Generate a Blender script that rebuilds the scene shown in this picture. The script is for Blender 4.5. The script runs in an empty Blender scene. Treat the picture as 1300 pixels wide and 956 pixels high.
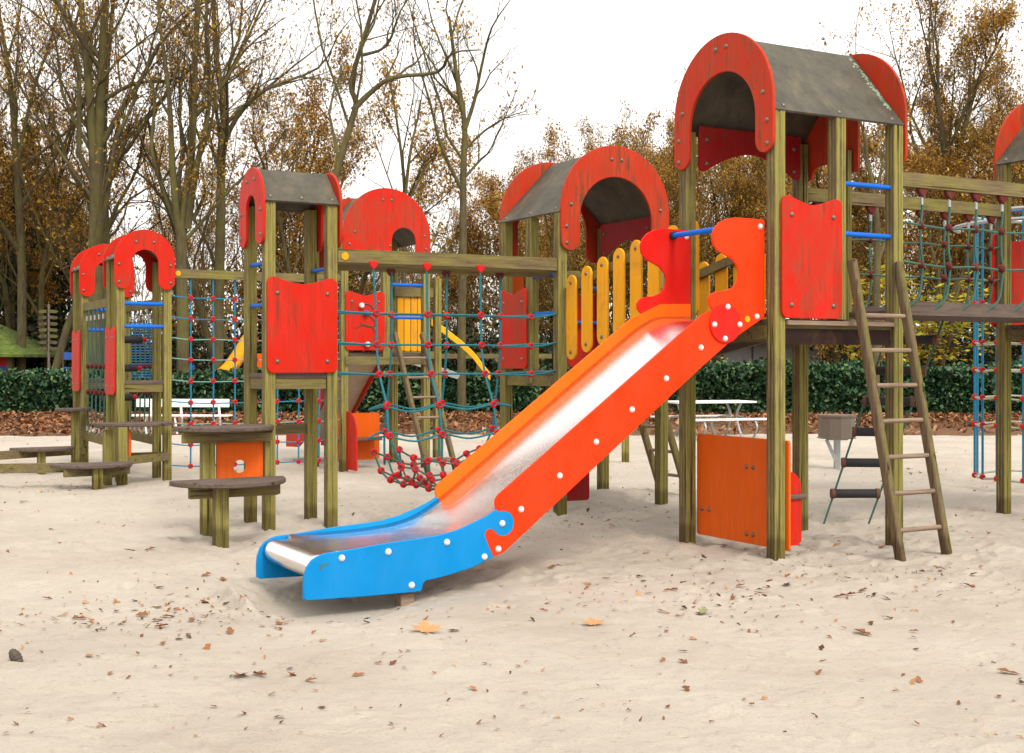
import bpy, bmesh, math, random
import numpy as np
from mathutils import Vector, Matrix
R = math.radians
PI = math.pi
sc = bpy.context.scene
col = sc.collection
random.seed(7)

# ------------------------------------------------------------------ camera
F, H0, CX = 1620.0, 460.0, 650.0     # focal length in photo pixels, horizon row, centre column
EYE = 1.35
def gp(px, py):                       # point on flat ground
    Y = EYE * F / (py - H0)
    return ((px - CX) / F * Y, Y)
def pz(py, Y):
    return EYE - (py - H0) * Y / F
def px_at(px, Y):
    return (px - CX) / F * Y
cam = bpy.data.cameras.new('camera'); co = bpy.data.objects.new('camera', cam); col.objects.link(co)
co.location = (0, 0, EYE); co.rotation_euler = (R(90), 0, 0)
cam.sensor_width = 36; cam.lens = F / 1300 * 36
cam.shift_y = -(478 - H0) / 1300
cam.clip_start = .05; cam.clip_end = 2000
sc.camera = co

TH = R(29.5)
UX, UY = math.cos(TH), math.sin(TH)
def uv(o, a, b):                      # a point of the playground's own grid
    return (o[0] + a * UX - b * UY, o[1] + a * UY + b * UX)

# ------------------------------------------------------------------ materials
def new_mat(name):
    m = bpy.data.materials.new(name); m.use_nodes = True
    return m, m.node_tree.nodes, m.node_tree.links, m.node_tree.nodes['Principled BSDF']
def ramp(n, l, src, stops):
    r = n.new('ShaderNodeValToRGB'); l.new(src, r.inputs[0])
    el = r.color_ramp.elements
    while len(el) < len(stops): el.new(.5)
    for e, (p, c) in zip(el, stops):
        e.position = p; e.color = (c[0], c[1], c[2], 1)
    return r.outputs[0]
def noise(n, l, scale, detail=4, vec=(1, 1, 1), coord='Object', rough=.6, dist=0):
    tc = n.new('ShaderNodeTexCoord'); mp = n.new('ShaderNodeMapping'); mp.inputs['Scale'].default_value = vec
    nz = n.new('ShaderNodeTexNoise'); nz.inputs['Scale'].default_value = scale; nz.inputs['Detail'].default_value = detail
    nz.inputs['Roughness'].default_value = rough; nz.inputs['Distortion'].default_value = dist
    oi = n.new('ShaderNodeObjectInfo'); mm = n.new('ShaderNodeMath'); mm.operation = 'MULTIPLY'; mm.inputs[1].default_value = 31.7
    l.new(oi.outputs['Random'], mm.inputs[0]); cb = n.new('ShaderNodeCombineXYZ')
    for i_ in range(3): l.new(mm.outputs[0], cb.inputs[i_])
    l.new(cb.outputs[0], mp.inputs['Location'])
    l.new(tc.outputs[coord], mp.inputs[0]); l.new(mp.outputs[0], nz.inputs['Vector'])
    return nz.outputs['Fac']
def mix(n, l, fac, a, b, mode='MIX'):
    m = n.new('ShaderNodeMix'); m.data_type = 'RGBA'; m.blend_type = mode
    for s, v in ((m.inputs[0], fac), (m.inputs[6], a), (m.inputs[7], b)):
        if isinstance(v, (int, float)): s.default_value = v
        elif isinstance(v, tuple): s.default_value = (v[0], v[1], v[2], 1)
        else: l.new(v, s)
    return m.outputs[2]
def bump(n, l, p, h, strength=.3, dist=.01):
    b = n.new('ShaderNodeBump'); b.inputs['Strength'].default_value = strength; b.inputs['Distance'].default_value = dist
    l.new(h, b.inputs['Height']); l.new(b.outputs[0], p.inputs['Normal'])
def math_(n, l, op, a, b=None, clamp=False):
    m = n.new('ShaderNodeMath'); m.operation = op; m.use_clamp = clamp
    for i, v in enumerate((a, b)):
        if v is None: continue
        if isinstance(v, (int, float)): m.inputs[i].default_value = v
        else: l.new(v, m.inputs[i])
    return m.outputs[0]
M = {}

def wood(name, brown, green, green_bias=.0, rough=.85, horizontal=False, use_normal=True):
    m, n, l, p = new_mat(name)
    st = (1, 1, .06) if not horizontal else (.06, 1, 1)
    grain = noise(n, l, 60, 5, st, rough=.7)
    patch = noise(n, l, 3.2, 5, (1, 1, .6) if not horizontal else (.6, 1, 1), rough=.7)
    c = ramp(n, l, grain, [(.25, tuple(x * .42 for x in brown)), (.5, brown), (.8, tuple(min(1, x * 1.5) for x in brown))])
    g = ramp(n, l, grain, [(.25, tuple(x * .5 for x in green)), (.55, green), (.85, tuple(min(1, x * 1.35) for x in green))])
    f = patch
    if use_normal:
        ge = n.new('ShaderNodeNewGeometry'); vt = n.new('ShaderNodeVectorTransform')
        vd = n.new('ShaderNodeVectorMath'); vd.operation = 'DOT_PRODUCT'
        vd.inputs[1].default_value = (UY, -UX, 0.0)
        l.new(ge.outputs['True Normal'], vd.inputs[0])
        f = math_(n, l, 'MULTIPLY_ADD', vd.outputs['Value'], .27)  # faces turned towards -v take more of the lighter green tone
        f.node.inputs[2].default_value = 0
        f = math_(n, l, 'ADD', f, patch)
    f2 = ramp(n, l, math_(n, l, 'ADD', f, green_bias), [(.42, (0, 0, 0)), (.62, (1, 1, 1))])
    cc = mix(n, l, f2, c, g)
    # dark knots and cracks
    cr = noise(n, l, 26, 3, (1, 1, .035) if not horizontal else (.035, 1, 1), rough=.5)
    k = ramp(n, l, cr, [(.30, (.25, .22, .2)), (.38, (1, 1, 1))])
    cc = mix(n, l, 1.0, cc, k, 'MULTIPLY')
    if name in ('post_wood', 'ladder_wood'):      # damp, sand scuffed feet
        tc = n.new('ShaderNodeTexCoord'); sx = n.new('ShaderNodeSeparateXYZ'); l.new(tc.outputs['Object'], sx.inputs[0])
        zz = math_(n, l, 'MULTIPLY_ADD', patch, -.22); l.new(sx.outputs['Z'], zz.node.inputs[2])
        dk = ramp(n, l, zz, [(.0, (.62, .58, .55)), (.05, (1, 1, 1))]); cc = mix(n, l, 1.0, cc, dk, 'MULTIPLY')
    l.new(cc, p.inputs['Base Color']); p.inputs['Roughness'].default_value = rough
    p.inputs['Specular IOR Level'].default_value = .15
    bump(n, l, p, grain, .35, .004)
    M[name] = m
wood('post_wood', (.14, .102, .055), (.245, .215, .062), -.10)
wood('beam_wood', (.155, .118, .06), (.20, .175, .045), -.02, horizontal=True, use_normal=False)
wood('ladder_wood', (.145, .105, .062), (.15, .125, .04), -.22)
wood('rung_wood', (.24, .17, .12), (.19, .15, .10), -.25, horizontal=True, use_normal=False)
wood('plank_wood', (.115, .085, .07), (.10, .085, .05), -.18, horizontal=True, use_normal=False)

def plastic(name, base, dirt=.5, dirt_col=(.10, .04, .015), rough=.48, fade=None):
    m, n, l, p = new_mat(name)
    st = noise(n, l, 34, 4, (1, 1, .07), rough=.75)
    bl = noise(n, l, 4.5, 5, (1, 1, .55), rough=.65)
    s = math_(n, l, 'MULTIPLY', ramp(n, l, st, [(.45, (0, 0, 0)), (.64, (1, 1, 1))]), ramp(n, l, bl, [(.40, (0, 0, 0)), (.60, (1, 1, 1))]))
    s = math_(n, l, 'MULTIPLY', s, dirt, True)
    b = mix(n, l, ramp(n, l, bl, [(.3, (0, 0, 0)), (.75, (1, 1, 1))]), base, fade or tuple(min(1, x * 1.12 + .012) for x in base))
    c = mix(n, l, s, b, dirt_col)
    fine = noise(n, l, 160, 2)
    c = mix(n, l, ramp(n, l, fine, [(.68, (0, 0, 0)), (.8, (.35, .35, .35))]), c, tuple(min(1, x * .6) for x in base))
    gr = noise(n, l, 2.1, 7, (1.3, 1.3, .8), rough=.78, dist=.6)
    oi = n.new('ShaderNodeObjectInfo'); ga = math_(n, l, 'MULTIPLY_ADD', oi.outputs['Random'], .10); l.new(gr, ga.node.inputs[2])
    c = mix(n, l, math_(n, l, 'MULTIPLY', ramp(n, l, ga, [(.56, (0, 0, 0)), (.74, (.75, .75, .75))]), min(1, dirt)), c, (.13, .075, .035))
    l.new(c, p.inputs['Base Color'])
    r = math_(n, l, 'MULTIPLY_ADD', bl, .25); r.node.inputs[2].default_value = rough - .1
    l.new(r, p.inputs['Roughness']); p.inputs['Specular IOR Level'].default_value = .09
    bump(n, l, p, fine, .08, .002)
    M[name] = m
plastic('red_panel', (.50, .013, .004), .72, (.13, .035, .016))
plastic('red_arch', (.43, .026, .009), 1.0, (.11, .05, .025), fade=(.50, .055, .020))
plastic('deep_red', (.27, .004, .005), .4, (.08, .01, .01))
plastic('mesh_blue', (.03, .20, .50), .3)
plastic('brown_red', (.02, .008, .006), .4, (.03, .012, .01))
plastic('slide_red', (.84, .034, .001), .10)
plastic('slide_orange', (.84, .11, .001), .12)
plastic('wave_red', (.60, .008, .004), .2)
plastic('orange_panel', (.66, .10, .004), .35, (.35, .07, .02))
plastic('slide_blue', (.0, .20, .50), .07, (.0, .12, .3))
plastic('yellow_plastic', (.76, .33, .008), .4, (.40, .19, .03))
plastic('bar_blue', (.006, .12, .55), .15, (.0, .05, .2))
plastic('rope_red', (.52, .008, .010), .3, (.15, .02, .02))
plastic('faded_red', (.10, .014, .010), .3, (.1, .02, .02))
plastic('roller_black', (.025, .026, .03), .3, (.05, .04, .03), rough=.5)
plastic('white_paint', (.72, .72, .70), .3, (.4, .38, .33))
plastic('bolt_white', (.62, .62, .60), .2, (.35, .3, .25), rough=.3)
plastic('green_mark', (.02, .16, .18), .6, (.0, .25, .68))

def metal(name, c, rough, mt=1.0, streak=(1, 1, 1), bs=.05, scale=40):
    m, n, l, p = new_mat(name)
    nz = noise(n, l, scale, 4, streak)
    l.new(ramp(n, l, nz, [(.3, tuple(x * .82 for x in c)), (.7, c)]), p.inputs['Base Color'])
    p.inputs['Metallic'].default_value = mt
    rr = math_(n, l, 'MULTIPLY_ADD', nz, .16); rr.node.inputs[2].default_value = rough - .08
    l.new(rr, p.inputs['Roughness'])
    bump(n, l, p, nz, bs, .002)
    M[name] = m
metal('steel', (.90, .90, .90), .20, 1.0, (.03, 1, 1), .004, 60)
metal('galvanised', (.42, .44, .45), .45, .8)
metal('bolt_metal', (.20, .17, .13), .5, .7)
metal('rust', (.16, .06, .035), .8, .2)
metal('bin_metal', (.17, .135, .105), .5, .35, (1, 1, .2))

def rope_mat(name, c):
    m, n, l, p = new_mat(name)
    nz = noise(n, l, 120, 2, (1, 1, 1))
    l.new(ramp(n, l, nz, [(.3, tuple(x * .55 for x in c)), (.65, c)]), p.inputs['Base Color'])
    p.inputs['Roughness'].default_value = .8
    bump(n, l, p, nz, .5, .003); M[name] = m
rope_mat('rope_teal', (.010, .17, .21)); rope_mat('rope_green', (.045, .13, .10)); rope_mat('rope_pale', (.42, .44, .30)); rope_mat('rope_blue', (.005, .2, .36))
rope_mat('rope_light', (.16, .36, .33))

# roofing board: dark grey with ochre weather stains and lichen at one end
m, n, l, p = new_mat('roof_board')
a = noise(n, l, 5, 6, (1, 1, .35), rough=.7); b_ = noise(n, l, 70, 3)
c = ramp(n, l, a, [(.35, (.040, .035, .024)), (.55, (.075, .064, .042)), (.75, (.135, .108, .060))])
c = mix(n, l, ramp(n, l, b_, [(.66, (0, 0, 0)), (.74, (.6, .6, .6))]), c, (.22, .21, .17))
l.new(c, p.inputs['Base Color']); p.inputs['Roughness'].default_value = .7; bump(n, l, p, b_, .15, .003); M['roof_board'] = m
m, n, l, p = new_mat('lichen')
a = noise(n, l, 30, 5, (1, 1, 1)); l.new(ramp(n, l, a, [(.35, (.10, .14, .10)), (.6, (.27, .38, .28))]), p.inputs['Base Color']); p.inputs['Roughness'].default_value = .95; M['lichen'] = m

# sand
m, n, l, p = new_mat('sand')
a = noise(n, l, .9, 6, rough=.6); b_ = noise(n, l, 13, 8, (1, 1.8, 1), rough=.78); g = noise(n, l, 300, 2)
c = ramp(n, l, a, [(.3, (.46, .395, .325)), (.55, (.535, .472, .395)), (.75, (.575, .513, .435))])
c = mix(n, l, ramp(n, l, b_, [(.34, (.55, .55, .55)), (.45, (0, 0, 0))]), c, (.31, .25, .19))
g2 = noise(n, l, 75, 3, rough=.7)
c = mix(n, l, ramp(n, l, g2, [(.60, (0, 0, 0)), (.72, (.5, .5, .5))]), c, (.26, .195, .135))
c = mix(n, l, ramp(n, l, g, [(.62, (0, 0, 0)), (.72, (.6, .6, .6))]), c, (.22, .16, .11))
l.new(c, p.inputs['Base Color']); p.inputs['Roughness'].default_value = .95; p.inputs['Specular IOR Level'].default_value = .1
h = math_(n, l, 'MULTIPLY_ADD', g2, .5); l.new(b_, h.node.inputs[2]); h = math_(n, l, 'MULTIPLY_ADD', g, .3); l.new(math_(n, l, 'MULTIPLY_ADD', g2, .6), h.node.inputs[2]); l.new(b_, h.node.inputs[2].links[0].from_node.inputs[2]); bump(n, l, p, h, 1.0, .013); M['sand'] = m
m, n, l, p = new_mat('forest_floor')
a = noise(n, l, 1.6, 8, rough=.75); b_ = noise(n, l, 14, 4, rough=.8)
c = ramp(n, l, a, [(.3, (.055, .04, .018)), (.5, (.13, .065, .025)), (.7, (.17, .10, .05))])
c = mix(n, l, ramp(n, l, b_, [(.45, (0, 0, 0)), (.6, (1, 1, 1))]), c, (.21, .085, .03))
l.new(c, p.inputs['Base Color']); p.inputs['Roughness'].default_value = .95; bump(n, l, p, b_, .6, .05); M['forest_floor'] = m

def leaf_mat(name, stops, trans=.35, gloss=.6):
    m, n, l, p = new_mat(name)
    ge = n.new('ShaderNodeNewGeometry')
    c = ramp(n, l, ge.outputs['Random Per Island'], stops)
    l.new(c, p.inputs['Base Color']); p.inputs['Roughness'].default_value = gloss; p.inputs['Specular IOR Level'].default_value = .25
    if trans:
        t = n.new('ShaderNodeBsdfTranslucent'); l.new(c, t.inputs[0])
        mx = n.new('ShaderNodeMixShader'); mx.inputs[0].default_value = trans
        l.new(p.outputs[0], mx.inputs[1]); l.new(t.outputs[0], mx.inputs[2]); l.new(mx.outputs[0], n['Material Output'].inputs[0])
    M[name] = m
leaf_mat('leaf_ochre', [(0, (.13, .055, .013)), (.35, (.34, .17, .025)), (.7, (.52, .29, .045)), (1, (.64, .45, .10))], .5)
leaf_mat('leaf_brown', [(0, (.09, .038, .01)), (.35, (.26, .11, .02)), (.75, (.45, .25, .038)), (1, (.56, .37, .07))], .5)
leaf_mat('leaf_evergreen', [(0, (.005, .012, .006)), (.5, (.013, .026, .010)), (.82, (.028, .044, .016)), (1, (.20, .10, .025))], .15)
leaf_mat('leaf_ivy', [(0, (.010, .030, .014)), (.4, (.026, .070, .030)), (.78, (.060, .130, .055)), (1, (.15, .22, .085))], .12, .38)
leaf_mat('leaf_yellow', [(0, (.16, .16, .02)), (.5, (.45, .42, .03)), (.85, (.62, .48, .04)), (1, (.55, .20, .03))], .4)
leaf_mat('leaf_fallen', [(0, (.05, .022, .012)), (.3, (.13, .05, .02)), (.65, (.27, .105, .04)), (.9, (.38, .18, .075)), (1, (.46, .30, .15))], .1)
leaf_mat('leaf_dark_brown', [(0, (.022, .016, .008)), (.4, (.13, .09, .022)), (.8, (.28, .18, .035)), (1, (.42, .29, .06))], .45)
def bark(name, c1, c2, moss):
    m, n, l, p = new_mat(name)
    a = noise(n, l, 14, 6, (1, 1, .2), rough=.75); b_ = noise(n, l, 1.2, 4)
    c = ramp(n, l, a, [(.3, c1), (.7, c2)])
    c = mix(n, l, ramp(n, l, b_, [(.45, (0, 0, 0)), (.65, (.8, .8, .8))]), c, moss)
    l.new(c, p.inputs['Base Color']); p.inputs['Roughness'].default_value = .95; bump(n, l, p, a, .6, .03); M[name] = m
bark('bark', (.034, .026, .011), (.12, .092, .040), (.115, .105, .022))
bark('bark_twig', (.055, .036, .014), (.13, .09, .04), (.12, .095, .028))
bark('bark_pale', (.10, .09, .065), (.20, .18, .13), (.11, .12, .04))
m, n, l, p = new_mat('moss_roof')
a = noise(n, l, 6, 6, (1, 1, 3)); l.new(ramp(n, l, a, [(.3, (.035, .05, .012)), (.6, (.11, .16, .018))]), p.inputs['Base Color']); p.inputs['Roughness'].default_value = 1; bump(n, l, p, a, .6, .04); M['moss_roof'] = m
def flat(name, c, rough=.6):
    m, n, l, p = new_mat(name)
    a = noise(n, l, 8, 4); l.new(ramp(n, l, a, [(.3, tuple(x * .8 for x in c)), (.7, c)]), p.inputs['Base Color']); p.inputs['Roughness'].default_value = rough; M[name] = m
flat('wall_grey', (.20, .19, .18)); flat('dark_roof', (.03, .027, .025)); flat('door_red', (.10, .015, .012)); flat('skin', (.5, .3, .2)); flat('lilac', (.42, .22, .55)); flat('hair', (.03, .02, .015))
flat('sign_blue', (.02, .10, .42)); flat('soil', (.02, .018, .012)); flat('teal_cloth', (.03, .4, .38))
flat('cone_brown', (.07, .05, .035))

# ------------------------------------------------------------------ mesh helpers
class MB:
    def __init__(s): s.v = []; s.f = []
    def add(s, vs, fs):
        o = len(s.v); s.v += [tuple(q) for q in vs]; s.f += [tuple(i + o for i in q) for q in fs]; return s
    def prism(s, out, O=(0, 0, 0), A=(1, 0, 0), B=(0, 0, 1), N=(0, -1, 0), t=.02, c=.003):
        """polygon 'out' in the plane O+aA+bB, thickness t along N (from O), chamfer c"""
        O, A, B, N = map(Vector, (O, A, B, N)); n = len(out)
        area = sum(out[i][0] * out[(i + 1) % n][1] - out[(i + 1) % n][0] * out[i][1] for i in range(n))
        if area < 0: out = out[::-1]
        ins = []
        for i in range(n):
            p0, p1, p2 = Vector(out[i - 1]), Vector(out[i]), Vector(out[(i + 1) % n])
            e1, e2 = (p1 - p0), (p2 - p1)
            if e1.length < 1e-7: e1 = e2
            if e2.length < 1e-7: e2 = e1
            e1.normalize(); e2.normalize()
            nn = Vector((-(e1.y + e2.y), e1.x + e2.x))
            if nn.length < 1e-6: nn = Vector((-e1.y, e1.x))
            nn.normalize(); ins.append(p1 + nn * c)
        def at(p, h): return O + A * p[0] + B * p[1] + N * h
        rings = [[at(p, 0) for p in ins], [at(p, c) for p in out], [at(p, t - c) for p in out], [at(p, t) for p in ins]]
        vs = sum(rings, []); fs = [tuple(range(n - 1, -1, -1)), tuple(range(3 * n, 4 * n))]
        for k in range(3):
            for i in range(n):
                j = (i + 1) % n; fs.append((k * n + i, k * n + j, (k + 1) * n + j, (k + 1) * n + i))
        return s.add(vs, fs)
    def box(s, x0, x1, y0, y1, z0, z1, c=.004):
        return s.prism([(x0, y0), (x1, y0), (x1, y1), (x0, y1)], (0, 0, z0), (1, 0, 0), (0, 1, 0), (0, 0, 1), z1 - z0, c)
    def bar(s, p, q, w, h, c=.004, up=(0, 0, 1)):
        """rectangular bar from p to q, w across, h in the up direction"""
        p, q = Vector(p), Vector(q); d = q - p; L = d.length; d.normalize()
        a = d.cross(Vector(up)); a.normalize(); b = a.cross(d)
        return s.prism([(-w / 2, -h / 2), (w / 2, -h / 2), (w / 2, h / 2), (-w / 2, h / 2)], p, a, b, d, L, c)
    def tube(s, pts, r, k=8, cap=True):
        pts = [Vector(q) for q in pts]; n = len(pts)
        rr = r if isinstance(r, (list, tuple)) else [r] * n
        d = (pts[1] - pts[0]).normalized()
        a = d.cross(Vector((0, 0, 1)) if abs(d.z) < .9 else Vector((1, 0, 0))).normalized()
        vs = []
        for i, q in enumerate(pts):
            if i == 0: t = pts[1] - pts[0]
            elif i == n - 1: t = pts[-1] - pts[-2]
            else: t = pts[i + 1] - pts[i - 1]
            t.normalize(); a = (a - t * a.dot(t)).normalized(); b = t.cross(a)
            for j in range(k):
                an = 2 * PI * j / k; vs.append(q + (a * math.cos(an) + b * math.sin(an)) * rr[i])
        fs = [(i * k + j, i * k + (j + 1) % k, (i + 1) * k + (j + 1) % k, (i + 1) * k + j) for i in range(n - 1) for j in range(k)]
        if cap: fs += [tuple(range(k - 1, -1, -1)), tuple(range((n - 1) * k, n * k))]
        return s.add(vs, fs)
    def lathe(s, prof, O=(0, 0, 0), axis=(0, 0, 1), k=16):
        O, ax = Vector(O), Vector(axis).normalized()
        a = ax.cross(Vector((0, 0, 1)) if abs(ax.z) < .9 else Vector((1, 0, 0))).normalized(); b = ax.cross(a)
        vs = [O + ax * z + (a * math.cos(2 * PI * j / k) + b * math.sin(2 * PI * j / k)) * max(r, 1e-5) for r, z in prof for j in range(k)]
        fs = [(i * k + j, i * k + (j + 1) % k, (i + 1) * k + (j + 1) % k, (i + 1) * k + j) for i in range(len(prof) - 1) for j in range(k)]
        return s.add(vs, fs)
    def mesh(s, name, mats, smooth=False, recalc=True, midx=None):
        me = bpy.data.meshes.new(name); me.from_pydata(s.v, [], s.f)
        for q in (mats if isinstance(mats, (list, tuple)) else [mats]): me.materials.append(M[q])
        if recalc:
            bm = bmesh.new(); bm.from_mesh(me); bmesh.ops.recalc_face_normals(bm, faces=bm.faces); bm.to_mesh(me); bm.free()
        if midx is not None: me.polygons.foreach_set('material_index', midx)
        if smooth:
            me.polygons.foreach_set('use_smooth', [True] * len(me.polygons))
            if smooth != 'all':
                try: me.set_sharp_from_angle(angle=R(smooth if smooth is not True else 40))
                except Exception: pass
        me.update(); return me
    def obj(s, name, mats, parent=None, smooth=False, loc=None, recalc=True, midx=None):
        o = bpy.data.objects.new(name, s.mesh(name, mats, smooth, recalc, midx)); col.objects.link(o)
        if parent: o.parent = parent
        if loc: o.location = loc
        return o
def inst(name, me, parent=None, loc=(0, 0, 0), rot=None, scale=None):
    o = bpy.data.objects.new(name, me); col.objects.link(o); o.location = loc
    if rot: o.rotation_euler = rot
    if scale: o.scale = (scale,) * 3 if isinstance(scale, (int, float)) else scale
    if parent: o.parent = parent
    return o
def tag(o, label=None, cat=None, group=None, kind=None):
    if label: o['label'] = label
    if cat: o['category'] = cat
    if group: o['group'] = group
    if kind: o['kind'] = kind
    return o
def thing(name, label, cat, loc=(0, 0, 0), rz=0, group=None):
    o = bpy.data.objects.new(name, None); col.objects.link(o); o.empty_display_size = .2
    o.location = loc; o.rotation_euler = (0, 0, rz)
    return tag(o, label, cat, group)
def copy_tree(o, parent=None):
    c = o.copy(); col.objects.link(c)
    if parent: c.parent = parent
    for ch in [q for q in bpy.data.objects if q.parent == o]: copy_tree(ch, c)
    return c
def arc(cx, cy, r, a0, a1, n=12):
    return [(cx + r * math.cos(R(a0 + (a1 - a0) * i / n)), cy + r * math.sin(R(a0 + (a1 - a0) * i / n))) for i in range(n + 1)]
def rrect(x0, x1, y0, y1, r, n=5):
    return arc(x1 - r, y1 - r, r, 0, 90, n) + arc(x0 + r, y1 - r, r, 90, 180, n) + arc(x0 + r, y0 + r, r, 180, 270, n) + arc(x1 - r, y0 + r, r, 270, 360, n)
def catmull(pts, n=6):
    P = [pts[0]] + list(pts) + [pts[-1]]; out = []
    for i in range(1, len(P) - 2):
        p0, p1, p2, p3 = [np.array(P[j], float) for j in (i - 1, i, i + 1, i + 2)]
        for k in range(n):
            t = k / n; out.append(tuple(.5 * (2 * p1 + (p2 - p0) * t + (2 * p0 - 5 * p1 + 4 * p2 - p3) * t * t + (3 * p1 - p0 - 3 * p2 + p3) * t ** 3)))
    out.append(tuple(pts[-1])); return out

DOME = [(.0, .013), (.007, .0125), (.013, .009), (.017, .004), (.018, 0), (.018, -.002), (0, -.002)]
def dome(mat, s=1.0, name='bolt'):
    return MB().lathe([(r * s, z * s) for r, z in DOME], k=12).mesh(name, mat, smooth=True)
BOLT = dome('bolt_metal'); BOLTW = dome('bolt_white', 1.15)
def bolt(parent, p, nrm, me=None):
    q = Vector(nrm).to_track_quat('Z', 'Y')
    o = inst('bolt', me or BOLT, parent, p); o.rotation_euler = q.to_euler(); return o
def conn_mesh(mat):
    b = MB().lathe([(.013, -.018), (.019, -.022), (.027, -.019), (.031, -.008), (.031, .008), (.027, .019), (.020, .024), (.013, .018)], k=12); n0 = len(b.f)
    b.lathe([(0, -.020), (.013, -.019), (.013, .019), (0, .020)], k=8)
    return b.mesh('rope_connector', [mat, 'rope_dark'], smooth=True, midx=[0] * n0 + [1] * (len(b.f) - n0))
rope_mat('rope_dark', (.012, .06, .08))
CONN = conn_mesh('rope_red')
CONNF = CONN.copy(); CONNF.materials[0] = M['faded_red']
HEART = MB().prism(catmull([(0, -.05), (.04, -.01), (.045, .03), (.02, .045), (0, .03), (-.02, .045), (-.045, .03), (-.04, -.01), (0, -.05)], 3)[:-1], (0, .02, 0), (1, 0, 0), (0, 0, 1), (0, -1, 0), .04, .006).mesh('rope_hanger', 'rope_red', smooth=True)
HEARTF = HEART.copy(); HEARTF.materials[0] = M['faded_red']
FERR = MB().tube([(0, 0, -.03), (0, 0, .03)], .013, 8).mesh('ferrule', 'galvanised', smooth=True)

# ------------------------------------------------------------------ playground pieces
PW = .095
def post_outline(w=PW, g=.009, d=.007):
    h = w / 2; c = .006; o = []
    for k in range(4):
        a = k * PI / 2; ca, sa = math.cos(a), math.sin(a)
        for x, y in [(h, -h + c), (h, -g - .012), (h - d, -.012), (h - d, -.012 + g), (h, -.012 + g + .004), (h, .014), (h - d * .5, .018), (h - d * .5, .021), (h, .025), (h, h - c), (h - c, h)]:
            o.append((x * ca - y * sa, x * sa + y * ca))
    return o
PO = post_outline()
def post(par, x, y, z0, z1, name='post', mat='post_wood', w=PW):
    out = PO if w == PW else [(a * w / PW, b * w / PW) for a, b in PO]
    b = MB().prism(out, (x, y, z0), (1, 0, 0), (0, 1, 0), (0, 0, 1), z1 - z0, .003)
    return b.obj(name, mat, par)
def frame(axis, pos, sgn):
    """plane frame on a tower's face. axis 'u': face normal along x; 'v': along y; returns A, N and place(a, z)"""
    if axis == 'u': return (0, 1, 0), (sgn, 0, 0), lambda a, z: (pos, a, z)
    return (1, 0, 0), (0, sgn, 0), lambda a, z: (a, pos, z)
def plate(par, name, out, mat, axis, pos, sgn, t=.02, bolts=(), bm=None, c=.003):
    A, N, pl = frame(axis, pos, sgn)
    O = (pos, 0, 0) if axis == 'u' else (0, pos, 0)
    o = MB().prism(out, O, A, (0, 0, 1), N, t, c).obj(name, mat, par, smooth=35)
    for a, z in bolts:
        p = Vector(pl(a, z)) + Vector(N) * t
        bolt(o, p, N, bm)
    return o
def wave_panel(par, a0, a1, z0, z1, axis, pos, sgn, mat='red_panel', name='side_panel'):
    w = a1 - a0; r = .05
    top = arc(a1 - r, z1 - r, r, 0, 100, 5) + catmull([(a1 - .085, z1 - .004), (a1 - .14, z1 - .025), (a0 + w / 2, z1 - .055), (a0 + .14, z1 - .025), (a0 + .085, z1 - .004)], 4) + arc(a0 + r, z1 - r, r, 80, 180, 5)
    if w < .35: top = arc(a1 - r, z1 - r, r, 0, 90, 4) + arc(a0 + r, z1 - r, r, 90, 180, 4)
    out = top + arc(a0 + r, z0 + r, r, 180, 270, 4) + arc(a1 - r, z0 + r, r, 270, 360, 4)
    dx = .085; dz = .13
    return plate(par, name, out, mat, axis, pos, sgn, .022, [(a0 + dx, z0 + dz * .7), (a1 - dx, z0 + dz * .7), (a0 + dx, z1 - dz), (a1 - dx, z1 - dz)])
def horseshoe(cx, Rr, r, zc, zi, zb):
    lw = Rr - r; q = lw / 2
    return (arc(cx, zc, Rr, 180, 0, 28) + arc(cx + Rr - q, zb + q, q, 0, -180, 10) + arc(cx, zi, r, 0, 180, 22) + arc(cx - Rr + q, zb + q, q, 0, -180, 10))
def offset_gable(cx, Rr, zc, zb, s, h0, h1, zt):
    """full gable plate with an arched doorway to one side; s=+1: doorway towards +a. h0<h1 offsets of opening from cx (in direction s)"""
    hw = (h1 - h0) / 2; hc = (h0 + h1) / 2; lw = Rr - h1; q = lw / 2
    out = [(x, z) for x, z in arc(0, zc, Rr, 180, 0, 28)]
    out += arc(Rr - q, zb + q, q, 0, -180, 8)
    out += arc(hc, zt - hw, hw, 0, 180, 14)
    out += arc(h0 - .04, zb + .05, .04, 0, -90, 4)
    m = (h0 - .04 - Rr + .06) / 2
    out += catmull([(h0 - .1, zb + .02), (m + .1, zb + .10), (m - .15, zb + .10), (-Rr + .12, zb + .01)], 5)
    out += arc(-Rr + .05, zb + .05, .05, 270, 180, 4)
    return [(cx + s * x, z) for x, z in out]
def gable_roof(par, axis, L0, L1, c, hw, ez, rz, mats='roof_board'):
    """two flat roofing boards along an axis from L0 to L1; c centre line, hw half width, ez eave height, rz ridge height"""
    for s in (-1, 1):
        rise = rz - ez; ln = math.hypot(hw, rise); d = Vector((0, s * hw / ln, -rise / ln)); nn = Vector((0, s * rise / ln, hw / ln))
        O = Vector((0, c, rz))
        def cv(q): return (q[0], q[1], q[2]) if axis == 'u' else (q[1], q[0], q[2])
        A = Vector((1, 0, 0))
        b = MB().prism([(L0, .001 if s > 0 else .012), (L1, .001 if s > 0 else .012), (L1, ln + .03), (L0, ln + .03)], cv(O), cv(A), cv(d), cv(nn), .02, .003)
        o = b.obj('roof_board', mats, par)
        for t in (.08, .5, .92):
            p = O + A * (L0 + (L1 - L0) * t) + d * (ln - .02) + nn * .02
            bolt(o, cv(p), cv(nn))
    return
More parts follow.
